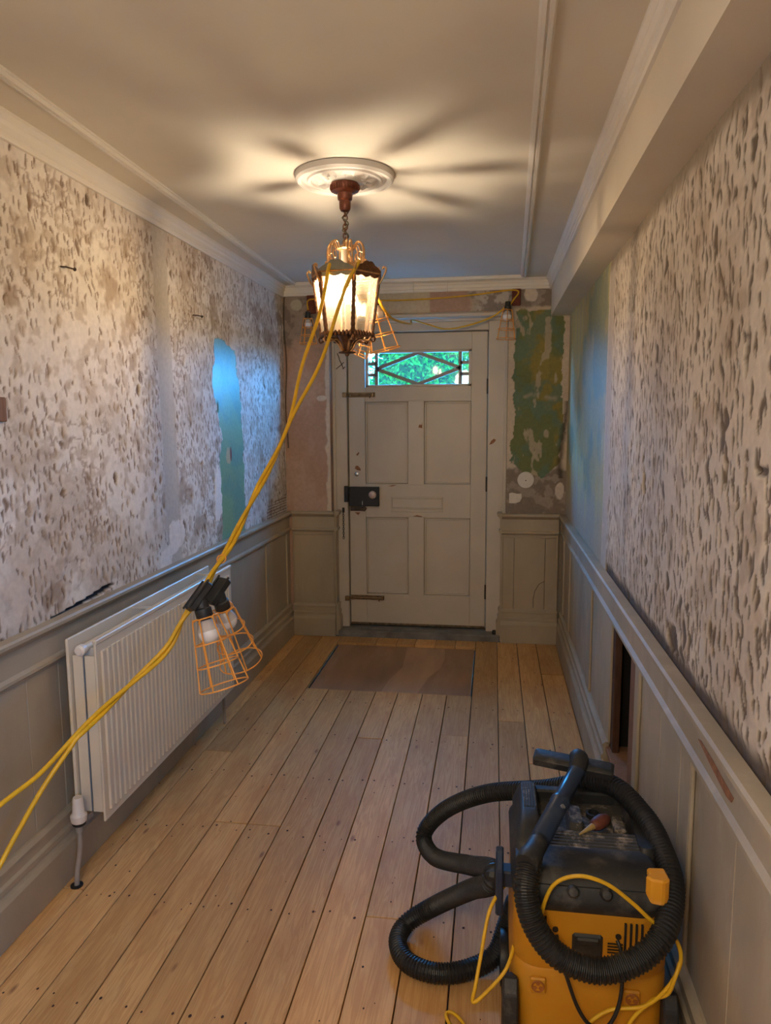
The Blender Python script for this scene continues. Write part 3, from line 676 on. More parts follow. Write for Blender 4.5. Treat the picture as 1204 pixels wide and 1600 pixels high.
obj('curved_cut', MB().tube([(.345, YP-.0065, .42), (.31, YP-.0065, .40), (.283, YP-.0065, .35), (.275, YP-.0065, .30), (.275, YP-.0065, .24)], .0016, 5), 'void', tp2)

# ------------------------------------------------------------------ door frame
fr = struct('trim_12')
YF = 4.895
obj('jamb', MB().box(-1.085, -.986, YF, 5.06, .03, 2.15), 'frame', fr, bevel=.004)
obj('jamb', MB().box(-.037, .09, YF, 5.06, .03, 2.15), 'frame', fr, bevel=.004)
obj('head', MB().box(-.986, -.037, YF, 5.06, 2.062, 2.15), 'frame', fr, bevel=.004)
for (a, b) in ((-1.085, -1.062), (.066, .09)): obj('edge_bead', MB().box(a, b, YF-.014, YF+.01, .03, 2.15), 'frame', fr, bevel=.005)
obj('head_moulding', MB().box(-1.085, .092, YF-.02, YF+.01, 2.118, 2.15), 'frame', fr, bevel=.005)
ledge = [(0, 0), (.030, 0), (.036, .010), (.036, .018), (.026, .026), (.010, .034), (0, .034)]
obj('head_ledge', run(ledge, (-1.07, YP+.003, 2.135), (0, -1, 0), (0, 0, 1), (1.15, 0, 0)), 'frame', fr)
obj('head_soffit', MB().box(-1.085, .09, YP+.004, YF+.01, 2.135, 2.155), 'frame', fr)
chipf = [(-.018, -.02), (-.006, .006), (.012, .02), (.026, .012), (.014, -.006), (-.002, -.016)]
obj('bare_wood_chip', MB().prism(chipf, (-.008, YF-.001, 1.336), (1, 0, 0), (0, 0, 1), (0, .003, 0)), 'chip', fr)
obj('wall_switch', MB().box(-1.094, -1.083, 4.838, 4.872, 1.24, 1.33), 'frame', fr, bevel=.002)

# ------------------------------------------------------------------ the door
DX0, DX1, DZ0, DZ1 = -.980, -.043, .054, 2.056
dr = struct('door_1', (-.51, YD, 0))
TH = .045
def dbox(n, x0, x1, z0, z1, y0=0., y1=TH, m='door', bv=.0025): return obj(n, MB().box(x0, x1, YD+y0, YD+y1, z0, z1), m, dr, bevel=bv)
WX0, WX1, WZ0, WZ1 = -.862, -.146, 1.704, 1.944
dbox('stile', DX0, -.866, DZ0, DZ1); dbox('stile', -.148, DX1, DZ0, DZ1)
dbox('top_rail', -.866, -.148, WZ1, DZ1); dbox('frieze_rail', -.866, -.148, 1.605, WZ0)
dbox('lock_rail', -.866, -.148, .815, 1.048); dbox('bottom_rail', -.866, -.148, DZ0, .275)
dbox('muntin', -.572, -.462, 1.040, 1.612, -.003); dbox('muntin', -.572, -.462, .262, .822, -.003)
for (x0, x1) in ((-.866, -.572), (-.462, -.148)):
    for (z0, z1) in ((1.048, 1.605), (.275, .815)):
        dbox('panel', x0, x1, z0, z1, .017, .032)
        for (a, b, c, d_) in ((x0+.002, x0+.013, z0+.002, z1-.002), (x1-.013, x1-.002, z0+.002, z1-.002), (x0+.002, x1-.002, z0+.002, z0+.013), (x0+.002, x1-.002, z1-.013, z1-.002)):
            dbox('panel_moulding', a, b, c, d_, .004, .02, bv=.003)
# blocked-up letter slot on the lock rail
for (a, b, c, d_) in ((-.690, -.332, .948, .960), (-.690, -.332, .876, .884), (-.690, -.682, .876, .960), (-.340, -.332, .876, .960)): dbox('letter_slot_moulding', a, b, c, d_, -.006, .004, bv=.002)
dbox('letter_slot_board', -.682, -.340, .884, .948, -.002, .004); dbox('letter_slot_sill', -.690, -.332, .853, .864, -.004, .004)
for pts, cx, cz in (([(-.012, -.012), (.014, -.018), (.014, .022), (.009, .004), (-.006, .008)], -.489, 1.444), ([(-.02, 0), (-.012, .018), (.004, .018), (.02, .0), (.022, -.016), (0, -.012)], -.922, 1.153),
                    ([(-.02, .008), (.02, .008), (.004, -.012)], -.925, .84), ([(-.03, 0), (0, .008), (.035, 0), (.03, -.005)], -.51, .826), ([(-.03, -.004), (.0, .004), (.03, .004), (.0, -.005)], -.68, 1.036), ([(-.012, -.004), (.006, .016), (.012, .01), (0, -.01)], -.92, 1.25)):
    obj('bare_wood_chip', MB().prism(pts, (cx, YD-.0042 if cx == -.489 else YD-.0012, cz), (1, 0, 0), (0, 0, 1), (0, .002, 0)), 'chip', dr)
obj('keyhole_cover', MB().lathe([(.016, 0), (.016, .004), (.010, .008), (0, .008)], (-.927, YD, 1.114), (0, -1, 0), 20), 'chrome', dr, smooth=40)
dbox('draught_strip', DX0+.003, DX1-.003, DZ0-.003, DZ0+.012, -.006, .004, 'brassbolt')
for z in (1.70, 1.05, .31): obj('hinge', MB().tube([(DX1+.003, YD-.007, z-.05), (DX1+.003, YD-.007, z+.05)], .008, 10), 'dark', dr, smooth=40)
for (a, b, c, d_) in ((-1.0, -.966, .04, 2.07), (-.057, -.02, .04, 2.07), (-1.0, -.02, 2.042, 2.075), (-1.0, -.02, .03, .066)):
    obj('door_rebate', MB().box(a, b, YD+TH+.002, YD+TH+.03, c, d_), 'frame', fr)
# leaded-light style window: bars and panes
fw = [(WX0, WX0+.022, WZ0, WZ1), (WX1-.022, WX1, WZ0, WZ1), (WX0, WX1, WZ0, WZ0+.016), (WX0, WX1, WZ1-.016, WZ1)]
for a, b, c, d_ in fw: dbox('glazing_frame', a, b, c, d_, .002, .04, 'frame', .003)
gx0, gx1, gz0, gz1 = WX0+.022, WX1-.022, WZ0+.016, WZ1-.016
bw = .0115
def bar(p, q):
    a, b = Vector((p[0], 0, p[1])), Vector((q[0], 0, q[1])); dv = (b-a).normalized(); n = Vector((dv.z, 0, -dv.x))*bw
    obj('glazing_bar', MB().prism([(0, 0), (1, 0), (1, 1), (0, 1)], a-n+Vector((0, YD+.008, 0)), b-a, 2*n, (0, .018, 0)), 'came', dr)
xa, xb = gx0+.054, gx1-.054; zm = (gz0+gz1)/2; xm = (xa+xb)/2
bar((xa, gz0), (xa, gz1)); bar((xb, gz0), (xb, gz1))
for x0, x1 in ((gx0, xa), (xb, gx1)):
    for k in (1, 2): zz = gz0+(gz1-gz0)*(.31 if k == 1 else .67); bar((x0, zz), (x1, zz))
for p, q in (((xa, zm), (xm, gz1)), ((xm, gz1), (xb, zm)), ((xb, zm), (xm, gz0)), ((xm, gz0), (xa, zm))): bar(p, q)
def pane(poly):
    obj('pane', MB().prism(poly, (0, YD+.015, 0), (1, 0, 0), (0, 0, 1), (0, .003, 0)), 'pane', dr)
pane([(xa, zm), (xm, gz0), (xb, zm), (xm, gz1)])
pane([(xa, zm), (xm, gz1), (xa, gz1)]); pane([(xb, zm), (xb, gz1), (xm, gz1)]); pane([(xa, zm), (xa, gz0), (xm, gz0)]); pane([(xb, zm), (xm, gz0), (xb, gz0)])
for x0, x1 in ((gx0, xa), (xb, gx1)):
    zs = [gz0, gz0+(gz1-gz0)*.31, gz0+(gz1-gz0)*.67, gz1]
    for a, b in zip(zs[:-1], zs[1:]): pane([(x0, a), (x1, a), (x1, b), (x0, b)])
# ironmongery: screwed to the door, so parts of it
lk = obj('rim_lock', MB().box(DX0+.002, -.770, YD-.030, YD, .895, 1.028), 'dark', dr, bevel=.003)
obj('knob', MB().lathe([(.008, 0), (.008, .02), (.014, .024), (.024, .032), (.028, .042), (.024, .052), (.012, .057), (0, .058)], (-.808, YD-.028, .978), (0, -1, 0), 24), 'crystal', lk, smooth=40)
obj('key', MB().box(-.883, -.877, YD-.058, YD-.028, .905, .935), 'chrome', lk, bevel=.002)
obj('lock_keep', MB().box(-1.008, DX0, YF-.024, YF+.002, .925, 1.035), 'dark', fr, bevel=.003)
def bolt(z, x0, x1, m, pointed=False):
    b = obj('bolt_plate', MB().box(x0, x1, YD-.005, YD, z-.016, z+.016), m, dr, bevel=.001)
    obj('bolt_bar', MB().tube([(x0-.02, YD-.013, z), (x1-.006, YD-.013, z)], .008, 10), m, b, smooth=40)
    for x in (x0+.006, x1-.02): obj('bolt_guide', MB().box(x, x+.014, YD-.023, YD-.002, z-.015, z+.015), m, b, bevel=.002)
    obj('bolt_knob', MB().tube([(x1-.035, YD-.016, z), (x1-.035, YD-.020, z-.022)], .005, 8), m, b)
    obj('bolt_keep', MB().box(-1.012, DX0-.003, YF-.022, YF+.001, z-.016, z+.016), m, fr, bevel=.002)
bolt(1.653, DX0+.004, -.795, 'brassbolt'); bolt(.246, DX0+.004, -.742, 'brassbolt')
obj('chain_plate', MB().prism([(0, -.015), (.085, -.015), (.100, -.018), (.116, 0), (.100, .018), (.085, .015), (0, .015)], (DX0+.006, YD-.012, .874), (1, 0, 0), (0, 0, 1), (0, .012, 0)), 'iron', dr, bevel=.002)
ch = thing('door_chain', 'dark door chain hanging from the left jamb just below the black lock', 'chain', (-1.018, YF-.004, .875))
obj('anchor', MB().box(-1.026, -1.010, YF-.008, YF, .85, .885), 'dark', ch, bevel=.002)
for k in range(12):
    z = .846-k*.0155; an = 0 if k % 2 else math.pi/2
    pts = [(-1.018+.0055*math.cos(t)*math.cos(an), YF-.009+.0055*math.cos(t)*math.sin(an), z+.010*math.sin(t)) for t in np.linspace(0, 2*math.pi, 10, endpoint=False)]
    obj('link', MB().loop(pts, .0019, 5), 'dark', ch)
# scrap of bent wire hooked on the jamb top
wr = thing('bent_wire', 'scrap of dark twisted wire hanging on the left door jamb under the lantern', 'wire', (-1.03, YF-.004, 1.93))
obj('stem', MB().tube([(-1.045, YF-.005, 1.93), (-1.033, YF-.006, 1.90), (-1.03, YF-.006, 1.885), (-1.015, YF-.007, 1.855), (-1.002, YF-.006, 1.825)], .0028, 6), 'iron', wr)
obj('cross_wire', MB().tube([(-1.055, YF-.008, 1.825), (-1.018, YF-.008, 1.853), (-1.0, YF-.006, 1.87)], .0026, 6), 'iron', wr)
obj('cross_wire', MB().tube([(-1.01, YF-.007, 1.825), (-.99, YF-.007, 1.84)], .0026, 6), 'iron', wr)

# ------------------------------------------------------------------ garden seen through the door window
sobj('garden_path', MB().box(-9, 9, 5.12, 22, -.14, -.04), 'paving')
def shrub(name, label, cx, cy, cz, rx, ry, rz, n, seed, group):
    n = int(n*1.7)
    r = np.random.default_rng(seed); t = thing(name, label, 'shrub', (cx, cy, -.04), group)
    tk = MB(); tk.tube([(cx, cy, -.06), (cx+.03, cy, .5), (cx-.02, cy+.02, cz)], [.06, .05, .03], 8)
    for k in range(6):
        a = k*1.05; tk.tube([(cx, cy, cz*.45), (cx+.35*rx*math.cos(a), cy+.35*ry*math.sin(a), cz*.8), (cx+.6*rx*math.cos(a), cy+.6*ry*math.sin(a), cz+.2*rz)], [.03, .02, .008], 6)
    obj('trunk', tk, 'bark', t)
    d = r.normal(size=(n, 3)); d /= np.linalg.norm(d, axis=1)[:, None]; rad = r.uniform(.35, 1, n)**.5
    lump = 1+.18*np.sin(d[:, 0]*5+seed)*np.cos(d[:, 2]*6)
    c = np.array([cx, cy, cz])+d*np.array([rx, ry, rz])*(rad*lump)[:, None]
    a = r.normal(size=(n, 3)); a /= np.linalg.norm(a, axis=1)[:, None]; b = np.cross(a, r.normal(size=(n, 3))); b /= np.linalg.norm(b, axis=1)[:, None]
    s = r.uniform(.012, .027, n)[:, None]
    V = np.stack([c-a*s*1.6, c+b*s*.7, c+a*s*1.6, c-b*s*.7], 1).reshape(-1, 3); V -= np.array([cx, cy, -.04])
    me = bpy.data.meshes.new('foliage'); F = np.arange(4*n, dtype=np.int32)
    me.vertices.add(4*n); me.loops.add(4*n); me.polygons.add(n); me.vertices.foreach_set('co', V.astype(np.float32).ravel()); me.loops.foreach_set('vertex_index', F)
    me.polygons.foreach_set('loop_start', np.arange(0, 4*n, 4, dtype=np.int32)); me.update(calc_edges=True); me.materials.append(M['leaf'])
    o = bpy.data.objects.new('foliage', me); COL.objects.link(o); o.parent = t; o['kind'] = 'stuff'
shrub('garden_shrub', 'leafy green shrub outside, filling the diamond of the door window', -.80, 7.9, 1.55, .66, .5, .84, 17000, 5, 'shrubs outside the door')
shrub('garden_shrub', 'leafy green shrub outside, behind the right end of the door window', -.10, 8.9, 1.50, .50, .40, .74, 8000, 8, 'shrubs outside the door')
shrub('garden_shrub', 'farthest leafy green shrub outside, behind the one in the window diamond', -.78, 10.4, 1.7, 1.0, .5, .98, 14000, 15, 'shrubs outside the door')
shrub('garden_shrub', 'tall dense shrub added out of view left of the door to screen the sky', -3.1, 7.2, 1.7, .95, 1.1, 1.5, 16000, 12, 'shrubs outside the door')  # unseen, added to block sky light falling on the right wall
shrub('garden_shrub', 'leafy green shrub outside, behind the left end of the door window', -1.95, 8.9, 1.5, .48, .45, .80, 6000, 9, 'shrubs outside the door')

# ------------------------------------------------------------------ radiator
def build_radiator():
    y0, y1, z0, z1 = 2.085, 3.30, .185, .797; xf, xbk = -1.242, -1.345
    t = thing('radiator', 'long cream double-panel radiator on the left wall under the dado rail', 'radiator', (XL+.1, (y0+y1)/2, 0))
    fp = MB(); fp.box(xf-.012, xf-.004, y0, y1, z0, z1)
    n = 36; p = (y1-y0-.05)/n; fl_ = MB()
    for k in range(n):     # pressed convector ribs
        ya = y0+.025+k*p
        fl_.prism([(ya+p*.12, 0), (ya+p*.26, .0055), (ya+p*.74, .0055), (ya+p*.88, 0)], (xf-.004, 0, z0+.03), (0, 1, 0), (1, 0, 0), (0, 0, z1-z0-.07))
    f = obj('front_panel', fp, 'radiator', t, bevel=.003); rb = obj('panel_rib', fl_, 'radiator', f); rb['kind'] = 'stuff'
    obj('top_edge', MB().box(xf-.016, xf-.0005, y0, y1, z1-.012, z1+.004), 'radiator', f, bevel=.003)
    obj('rear_panel', MB().box(xbk, xbk+.010, y0-.01, y1-.05, z0+.01, z1+.008), 'radiator', t, bevel=.003)
    for x in (xbk+.014, xbk+.055):
        obj('side_fin', MB().box(x, x+.034, y0+.006, y0+.011, z0+.03, z1-.05), 'radiator', t, bevel=.001)
        obj('side_fin', MB().box(x, x+.034, y1-.04, y1-.035, z0+.03, z1-.05), 'radiator', t, bevel=.001)
    fins = MB(); 
    for k in range(78):
        y = y0+.03+k*(y1-y0-.10)/78; fins.box(xbk+.016, xf-.018, y, y+.0016, z0+.02, z1-.03)
    fo = obj('convector_fin', fins, 'grille', t); fo['kind'] = 'stuff'
    for y in (y0+.42, y0+1.0): obj('top_strap', MB().box(xbk+.008, xf-.012, y, y+.012, z1-.004, z1+.003), 'grille', t)
    obj('bleed_plug', MB().lathe([(.016, 0), (.018, .004), (.018, .022), (.012, .026), (.012, .03), (0, .03)], (xbk+.05, y0+.012, z1-.028), (0, -1, 0), 18), 'valve', t, smooth=40)
    obj('header_tube', MB().tube([(xbk+.05, y0+.01, z1-.028), (xbk+.05, y1-.06, z1-.028)], .014, 10), 'radiator', t, smooth=40)
    # thermostatic valve and its pipe
    vx, vy = -1.312, y0-.045
    vb = obj('valve_body', MB().tube([(vx, vy, .175), (vx, vy, .225)], .012, 12).tube([(vx, vy, .195), (vx+.008, vy+.06, .2)], .009, 10), 'pipe', t, smooth=40)
    obj('valve_head', MB().lathe([(.019, .205), (.024, .212), (.026, .225), (.026, .232), (.019, .240), (.0165, .285), (.014, .292), (0, .292)], (vx, vy, 0), (0, 0, 1), 24), 'valve', vb, smooth=40)
    obj('valve_collar', MB().lathe([(.017, .196), (.021, .200), (.021, .212), (.015, .212)], (vx, vy, 0), (0, 0, 1), 20), 'dark', vb)
    obj('supply_pipe', MB().tube(spline([(vx, vy, .18), (vx, vy-.003, .12), (vx-.004, vy-.02, .05), (vx-.006, vy-.025, .0)], 5), .0085, 10), 'pipe', t, smooth=50)
    obj('pipe_collar', MB().lathe([(.02, 0), (.02, .004), (.011, .006), (.011, 0)], (vx-.006, vy-.025, 0), (0, 0, 1), 16), 'dark', t)
    obj('supply_pipe', MB().tube([(-1.30, y1-.01, .0), (-1.30, y1-.01, .2), (-1.30, y1-.05, .205)], .008, 10), 'pipe', t, smooth=50)
    for z in (.30, .66):
        for y in (y0+.2, y1-.25): obj('wall_bracket', MB().box(XL-.002, xbk+.004, y, y+.03, z, z+.05), 'grille', t)
build_radiator()

# ------------------------------------------------------------------ ceiling rose and lantern
LX, LY = -.538, 2.69
rose = thing('ceiling_rose', 'round white moulded ceiling rose above the lantern', 'ceiling rose', (LX, LY, ZC))
prof = [(.0, -.030), (.05, -.030), (.055, -.026), (.09, -.022), (.118, -.020), (.122, -.026), (.132, -.026), (.136, -.020), (.150, -.018), (.156, -.027), (.168, -.027), (.176, -.019), (.178, -.001)]
obj('rose_disc', MB().lathe(prof, (LX, LY, ZC), (0, 0, 1), 56), 'moulding', rose, smooth=35)
for k in range(12):
    a = 2*math.pi*k/12
    for (rr, w, l, dz) in ((.092, .015, .022, .0), (.070, .009, .014, .26)):
        an = a+dz; c = Vector((LX+rr*math.cos(an), LY+rr*math.sin(an), ZC-.022)); e1 = Vector((math.cos(an), math.sin(an), 0)); e2 = Vector((-e1.y, e1.x, 0))
        vs_ = [c-e1*l, c-e2*w*.6+e1*l*.1, c-e2*w+e1*l*.55, c+e1*l, c+e2*w+e1*l*.55, c+e2*w*.6+e1*l*.1, c+Vector((0, 0, -.010))+e1*l*.2]
        obj('leaf_ornament', MB().add(vs_, [(i, (i+1) % 6, 6) for i in range(6)]+[(5, 4, 3, 2, 1, 0)]), 'moulding', rose)

def build_lantern():
    t = thing('pendant_lantern', 'lit hexagonal brass hall lantern with glass panes hanging from the ceiling rose', 'lantern', (LX, LY, 1.735))
    P = lambda r, a, z: Vector((LX+r*math.cos(a), LY+r*math.sin(a), z))
    ZT, ZBt, RT, RB = 2.012, 1.802, .128, .098
    # canopy
    cp = obj('canopy', MB().lathe([(.048, ZC-.030), (.050, ZC-.036), (.050, ZC-.048), (.046, ZC-.056), (.028, ZC-.064), (.026, ZC-.085), (.020, ZC-.090), (.021, ZC-.094), (.020, ZC-.116), (.016, ZC-.124), (.006, ZC-.128)], (LX, LY, 0), (0, 0, 1), 32), 'copper', t, smooth=35)
    fl_ = MB()
    for k in range(28): a = 2*math.pi*k/28; fl_.tube([P(.0505, a, ZC-.036), P(.0515, a, ZC-.048), P(.047, a, ZC-.056)], .0028, 5)
    fo = obj('canopy_flute', fl_, 'copper', cp, smooth=60); fo['kind'] = 'stuff'
    # chain with its flex twisted through
    zc = ZC-.126; k = 0
    while zc > 2.135:
        an = 0 if k % 2 else math.pi/2
        obj('chain_link', MB().loop([(LX+.008*math.cos(q)*math.cos(an), LY+.008*math.cos(q)*math.sin(an), zc-.006+.011*math.sin(q)) for q in np.linspace(0, 2*math.pi, 12, endpoint=False)], .0026, 6), 'bronze', t, smooth=60)
        zc -= .0155; k += 1
    obj('lamp_flex', MB().tube([(LX+.011*math.cos(q), LY+.011*math.sin(q), ZC-.124-q*.0068) for q in np.linspace(0, 15.5, 60)], .0024, 6), 'verdigris', t, smooth=60)
    # top cap and crown scrolls
    obj('top_cap', MB().lathe([(.005, 2.140), (.010, 2.136), (.012, 2.122), (.030, 2.112), (.034, 2.106), (.030, 2.102), (.008, 2.100), (0, 2.100)], (LX, LY, 0), (0, 0, 1), 24), 'brass', t, smooth=40)
    obj('inner_tube', MB().lathe([(.017, 2.102), (.017, 2.035), (.013, 2.035), (.013, 2.102)], (LX, LY, 0), (0, 0, 1), 20), 'candle', t, smooth=40)
    A0 = math.radians(-66)
    for k in range(6):
        a = A0+k*math.pi/3
        sp = spline([P(.086, a, 2.012), P(.078, a, 2.035), P(.066, a, 2.055), P(.068, a, 2.085), P(.066, a, 2.110), P(.055, a, 2.128), P(.042, a, 2.126), P(.034, a, 2.110), P(.030, a, 2.106)], 5)
        tn_ = Vector((-math.sin(a), math.cos(a), 0)); wid = lambda i: tn_*(.0105-.006*i/len(sp))
        s_ = obj('crown_scroll', MB().tube([p+wid(i) for i, p in enumerate(sp)], .0030, 7).tube([p-wid(i) for i, p in enumerate(sp)], .0030, 7), 'brass', t, smooth=60)
        lf_ = [(.0, -.004), (.009, .006), (.012, .018), (.006, .026), (.009, .034), (.0, .050), (-.009, .034), (-.006, .026), (-.012, .018), (-.009, .006)]
        obj('crown_leaf', MB().prism(lf_, P(.084, a, 2.014), tn_, P(.064, a, 2.064)-P(.084, a, 2.014) if False else (P(.064, a, 2.064)-P(.084, a, 2.014)).normalized(), Vector((math.cos(a), math.sin(a), 0))*.003), 'brass', s_)
        obj('scroll_curl', MB().tube(spline([P(.064, a, 2.090), P(.052, a, 2.096), P(.046, a, 2.082), P(.052, a, 2.070), P(.058, a, 2.078)], 5), .0026, 6).tube(spline([P(.068, a, 2.045), P(.078, a, 2.052), P(.076, a, 2.066), P(.068, a, 2.062)], 5), .0026, 6), 'brass', s_, smooth=60)
    # frame: rings, posts, scalloped crests, panes
    hexp = lambda r, z: [P(r, A0+k*math.pi/3, z) for k in range(6)]
    def hexring(n, r, z, w, m):
        for k in range(6):
            a, b = P(r, A0+k*math.pi/3, z), P(r, A0+(k+1)*math.pi/3, z); obj(n, MB().tube([a, b], w, 6), m, t, smooth=60)
    hexring('top_rail', RT, ZT, .0042, 'brass'); hexring('bottom_rail', RB, ZBt, .0046, 'bronze')
    for k in range(6):
        a = A0+k*math.pi/3; top, bot = P(RT, a, ZT), P(RB, a, ZBt); rad = Vector((math.cos(a), math.sin(a), 0)); tan = Vector((-rad.y, rad.x, 0))
        n = 22; L_ = []; R_ = []
        for i in range(n+1):      # beaded edges
            w = .0085 if i % 2 else .0065
            L_.append((w, i/n)); R_.append((-w, i/n))
        poly = L_+R_[::-1]
        mb = MB(); m_ = len(poly)
        front = [bot+(top-bot)*v+tan*u+rad*.003 for u, v in poly]; back = [p-rad*.006 for p in front]
        mb.add(front+back, [(i, i+1, 2*n+1-i-1, 2*n+1-i) for i in range(n)]+[(m_+i, m_+2*n+1-i, m_+2*n-i, m_+i+1) for i in range(n)]+[(i, (i+1) % m_, m_+(i+1) % m_, m_+i) for i in range(m_)])
        obj('post', mb, 'bronze', t)
        # outward scroll at the head of each post
        obj('post_scroll', MB().tube(spline([P(RT-.004, a, ZT-.035), P(RT+.008, a, ZT-.018), P(RT+.018, a, ZT+.002), P(RT+.022, a, ZT+.016), P(RT+.014, a, ZT+.024), P(RT+.009, a, ZT+.016)], 5), .0036, 7), 'brass', t, smooth=60)
        a2 = a+math.pi/3; t2, b2 = P(RT, a2, ZT), P(RB, a2, ZBt); mid = (top+t2)/2; out = Vector((mid.x-LX, mid.y-LY, 0)).normalized()
        pv = [bot.lerp(b2, .07), bot.lerp(b2, .93), top.lerp(t2, .93), top.lerp(t2, .07)]; pv = [p-out*.001 for p in pv]
        obj('glass_pane', MB().add(pv+[p-out*.002 for p in pv], [(0, 1, 2, 3), (7, 6, 5, 4), (0, 4, 5, 1), (1, 5, 6, 2), (2, 6, 7, 3), (3, 7, 4, 0)]), 'lampglass', t)
        # scalloped crest above each pane
        e = (t2-top); wl = e.length; e = e/wl
        up = (Vector((0, 0, 1))+out*.25).normalized()
        q = np.linspace(0, 1, 17); hi = [(  .008+.026*math.sin(math.pi*x)**1.5+.004*abs(math.sin(4*math.pi*x))) for x in q]; lo = [-.012-.007*abs(math.sin(3*math.pi*x+.4)) for x in q]
        pts2 = [top+e*(x*wl)+up*h+out*.003 for x, h in zip(q, hi)]; pts1 = [top+e*(x*wl)+up*h+out*.003 for x, h in zip(q, lo)]
        mb = MB(); N_ = 17; vv = pts1+pts2+[p-out*.003 for p in pts1]+[p-out*.003 for p in pts2]
        fs = []
        for i in range(N_-1): fs += [(i, i+1, N_+i+1, N_+i), (2*N_+i+1, 2*N_+i, 3*N_+i, 3*N_+i+1), (N_+i, N_+i+1, 3*N_+i+1, 3*N_+i), (i+1, i, 2*N_+i, 2*N_+i+1)]
        obj('crest', mb.add(vv, fs), 'verdigris' if k == 5 else 'bronze', t, smooth=40)
        # leafy apron and scroll below
        mb = MB()
        for i in range(7): c = bot.lerp(b2, (i+.5)/7)+out*.004; mb.lathe([(.002, -.012), (.0065, -.007), (.0070, .002), (.003, .009)], c, (0, 0, 1), 8)
        obj('apron', mb, 'bronze', t, smooth=60)
        s_ = obj('base_scroll', MB().tube(spline([P(RB-.004, a, ZBt-.004), P(RB-.016, a, ZBt-.022), P(.052, a, ZBt-.018), P(.034, a, ZBt-.030), P(.024, a, ZBt-.048), P(.012, a, ZBt-.062)], 5), .0042, 7), 'brass', t, smooth=60)
        obj('scroll_curl', MB().tube(spline([P(RB, a, ZBt-.004), P(RB+.010, a, ZBt-.014), P(RB+.004, a, ZBt-.026), P(RB-.008, a, ZBt-.020)], 5), .0036, 6), 'bronze', s_, smooth=60)
    # floor plate inside, candle tubes, lamps
    obj('base_plate', MB().lathe([(.070, ZBt-.004), (.070, ZBt+.001), (.0, ZBt+.002)], (LX, LY, 0), (0, 0, 1), 24), 'bronze', t)
    obj('finial', MB().lathe([(.0, 1.724), (.007, 1.726), (.009, 1.734), (.030, 1.736), (.032, 1.740), (.010, 1.745), (.014, 1.757), (.022, 1.775), (.030, 1.790), (.034, ZBt)], (LX, LY, 0), (0, 0, 1), 18), 'bronze', t, smooth=40)
    for k, (dx, dy) in enumerate(((-.030, -.012), (.012, -.034), (.022, .026))):
        h = (1.925, 1.905, 1.90)[k]
        c = obj('candle_tube', MB().lathe([(.015, ZBt), (.015, ZBt+.012), (.0115, ZBt+.014), (.0115, h), (.008, h)], (LX+dx, LY+dy, 0), (0, 0, 1), 16), 'candle', t, smooth=40)
        b = obj('bulb', MB().lathe([(.006, h), (.011, h+.010), (.0155, h+.024), (.0155, h+.034), (.010, h+.048), (.004, h+.058)], (LX+dx, LY+dy, 0), (0, 0, 1), 14), 'bulb_dim' if k else 'bulb_lit', c, smooth=60)
        b['label'] = 'lit warm bulb'
build_lantern()

# ------------------------------------------------------------------ caged work lamps and their yellow flex
def frame_from(axis, hint=(0, -1, 0)):
    a = Vector(axis).normalized(); h = Vector(hint); e1 = (h-a*h.dot(a)).normalized(); e2 = a.cross(e1); return a, e1, e2
def work_lamp(label, top, axis, S=1., group='caged work lamps', spin=0., clip_dir=None, wire=.0022):
    """top = head of the socket; axis points from socket to the open end of the cage"""
    t = thing('work_lamp', label, 'work lamp', top, group)
    a, e1, e2 = frame_from(axis, (.3, -1, .1)); top = Vector(top)
    W = lambda r, an, h: top+a*(h*S)+(e1*math.cos(an+spin)+e2*math.sin(an+spin))*(r*S)
    obj('socket', MB().lathe([(.014*S, -.012*S), (.021*S, -.008*S), (.022*S, .02*S), (.026*S, .024*S), (.026*S, .054*S), (.023*S, .058*S)], top, a, 20), 'socket', t, smooth=40)
    if clip_dir is not None:
        c, d1, d2 = frame_from(clip_dir, a); mtx = Matrix((c, d1, d2)).transposed().to_4x4(); mtx.translation = top-a*.016*S
        obj('clip', MB().box(-.050*S, .050*S, -.012*S, .012*S, -.024*S, .024*S, mtx), 'socket', t, bevel=.004)
        for s in (-1, 1): obj('clip_lip', MB().box(-.053*S, .053*S, -.016*S, -.010*S, s*.024*S-.003, s*.024*S+.003, mtx), 'socket', t, bevel=.001)
    b = obj('bulb', MB().lathe([(.033*S, .092*S), (.034*S, .100*S), (.031*S, .114*S), (.022*S, .126*S), (.010*S, .131*S), (0, .132*S)], top, a, 22), 'bulb', t, smooth=60)
    obj('bulb_base', MB().lathe([(.015*S, .056*S), (.019*S, .060*S), (.032*S, .088*S), (.033*S, .092*S)], top, a, 22), 'bulbbase', b, smooth=60)
    cg = MB(); N6 = 6
    rad = lambda h: .040+.035*h/.215
    for k in range(0, N6, 2):      # bent wire loops: up one rib, across, down the next
        a0, a1 = 2*math.pi*k/N6, 2*math.pi*(k+1)/N6
        cg.tube([W(rad(.215), a0, .268), W(rad(0), a0, .056), W(rad(0)*.97, a0+.12, .050), W(rad(0)*.97, a1-.12, .050), W(rad(0), a1, .056), W(rad(.215), a1, .268)], wire, 6)
    for h in (.128, .196, .268):
        cg.loop([W(rad(h-.053), q, h) for q in np.linspace(0, 2*math.pi, 28, endpoint=False)], wire, 6)
    cg.loop([W(.028, q, .052) for q in np.linspace(0, 2*math.pi, 20, endpoint=False)], wire, 6)
    for k in range(N6): cg.tube([W(.028, 2*math.pi*k/N6, .052), W(rad(0), 2*math.pi*k/N6, .056)], wire, 5)
    obj('cage', cg, 'orange', t, smooth=60)
    return t
cdir = Vector((.12, .20, .22))
work_lamp('orange caged work lamp in front of the radiator, lower and nearer of two', (-.832, 1.955, .975), (.27, -.10, -.88), .94, spin=.35, clip_dir=cdir)
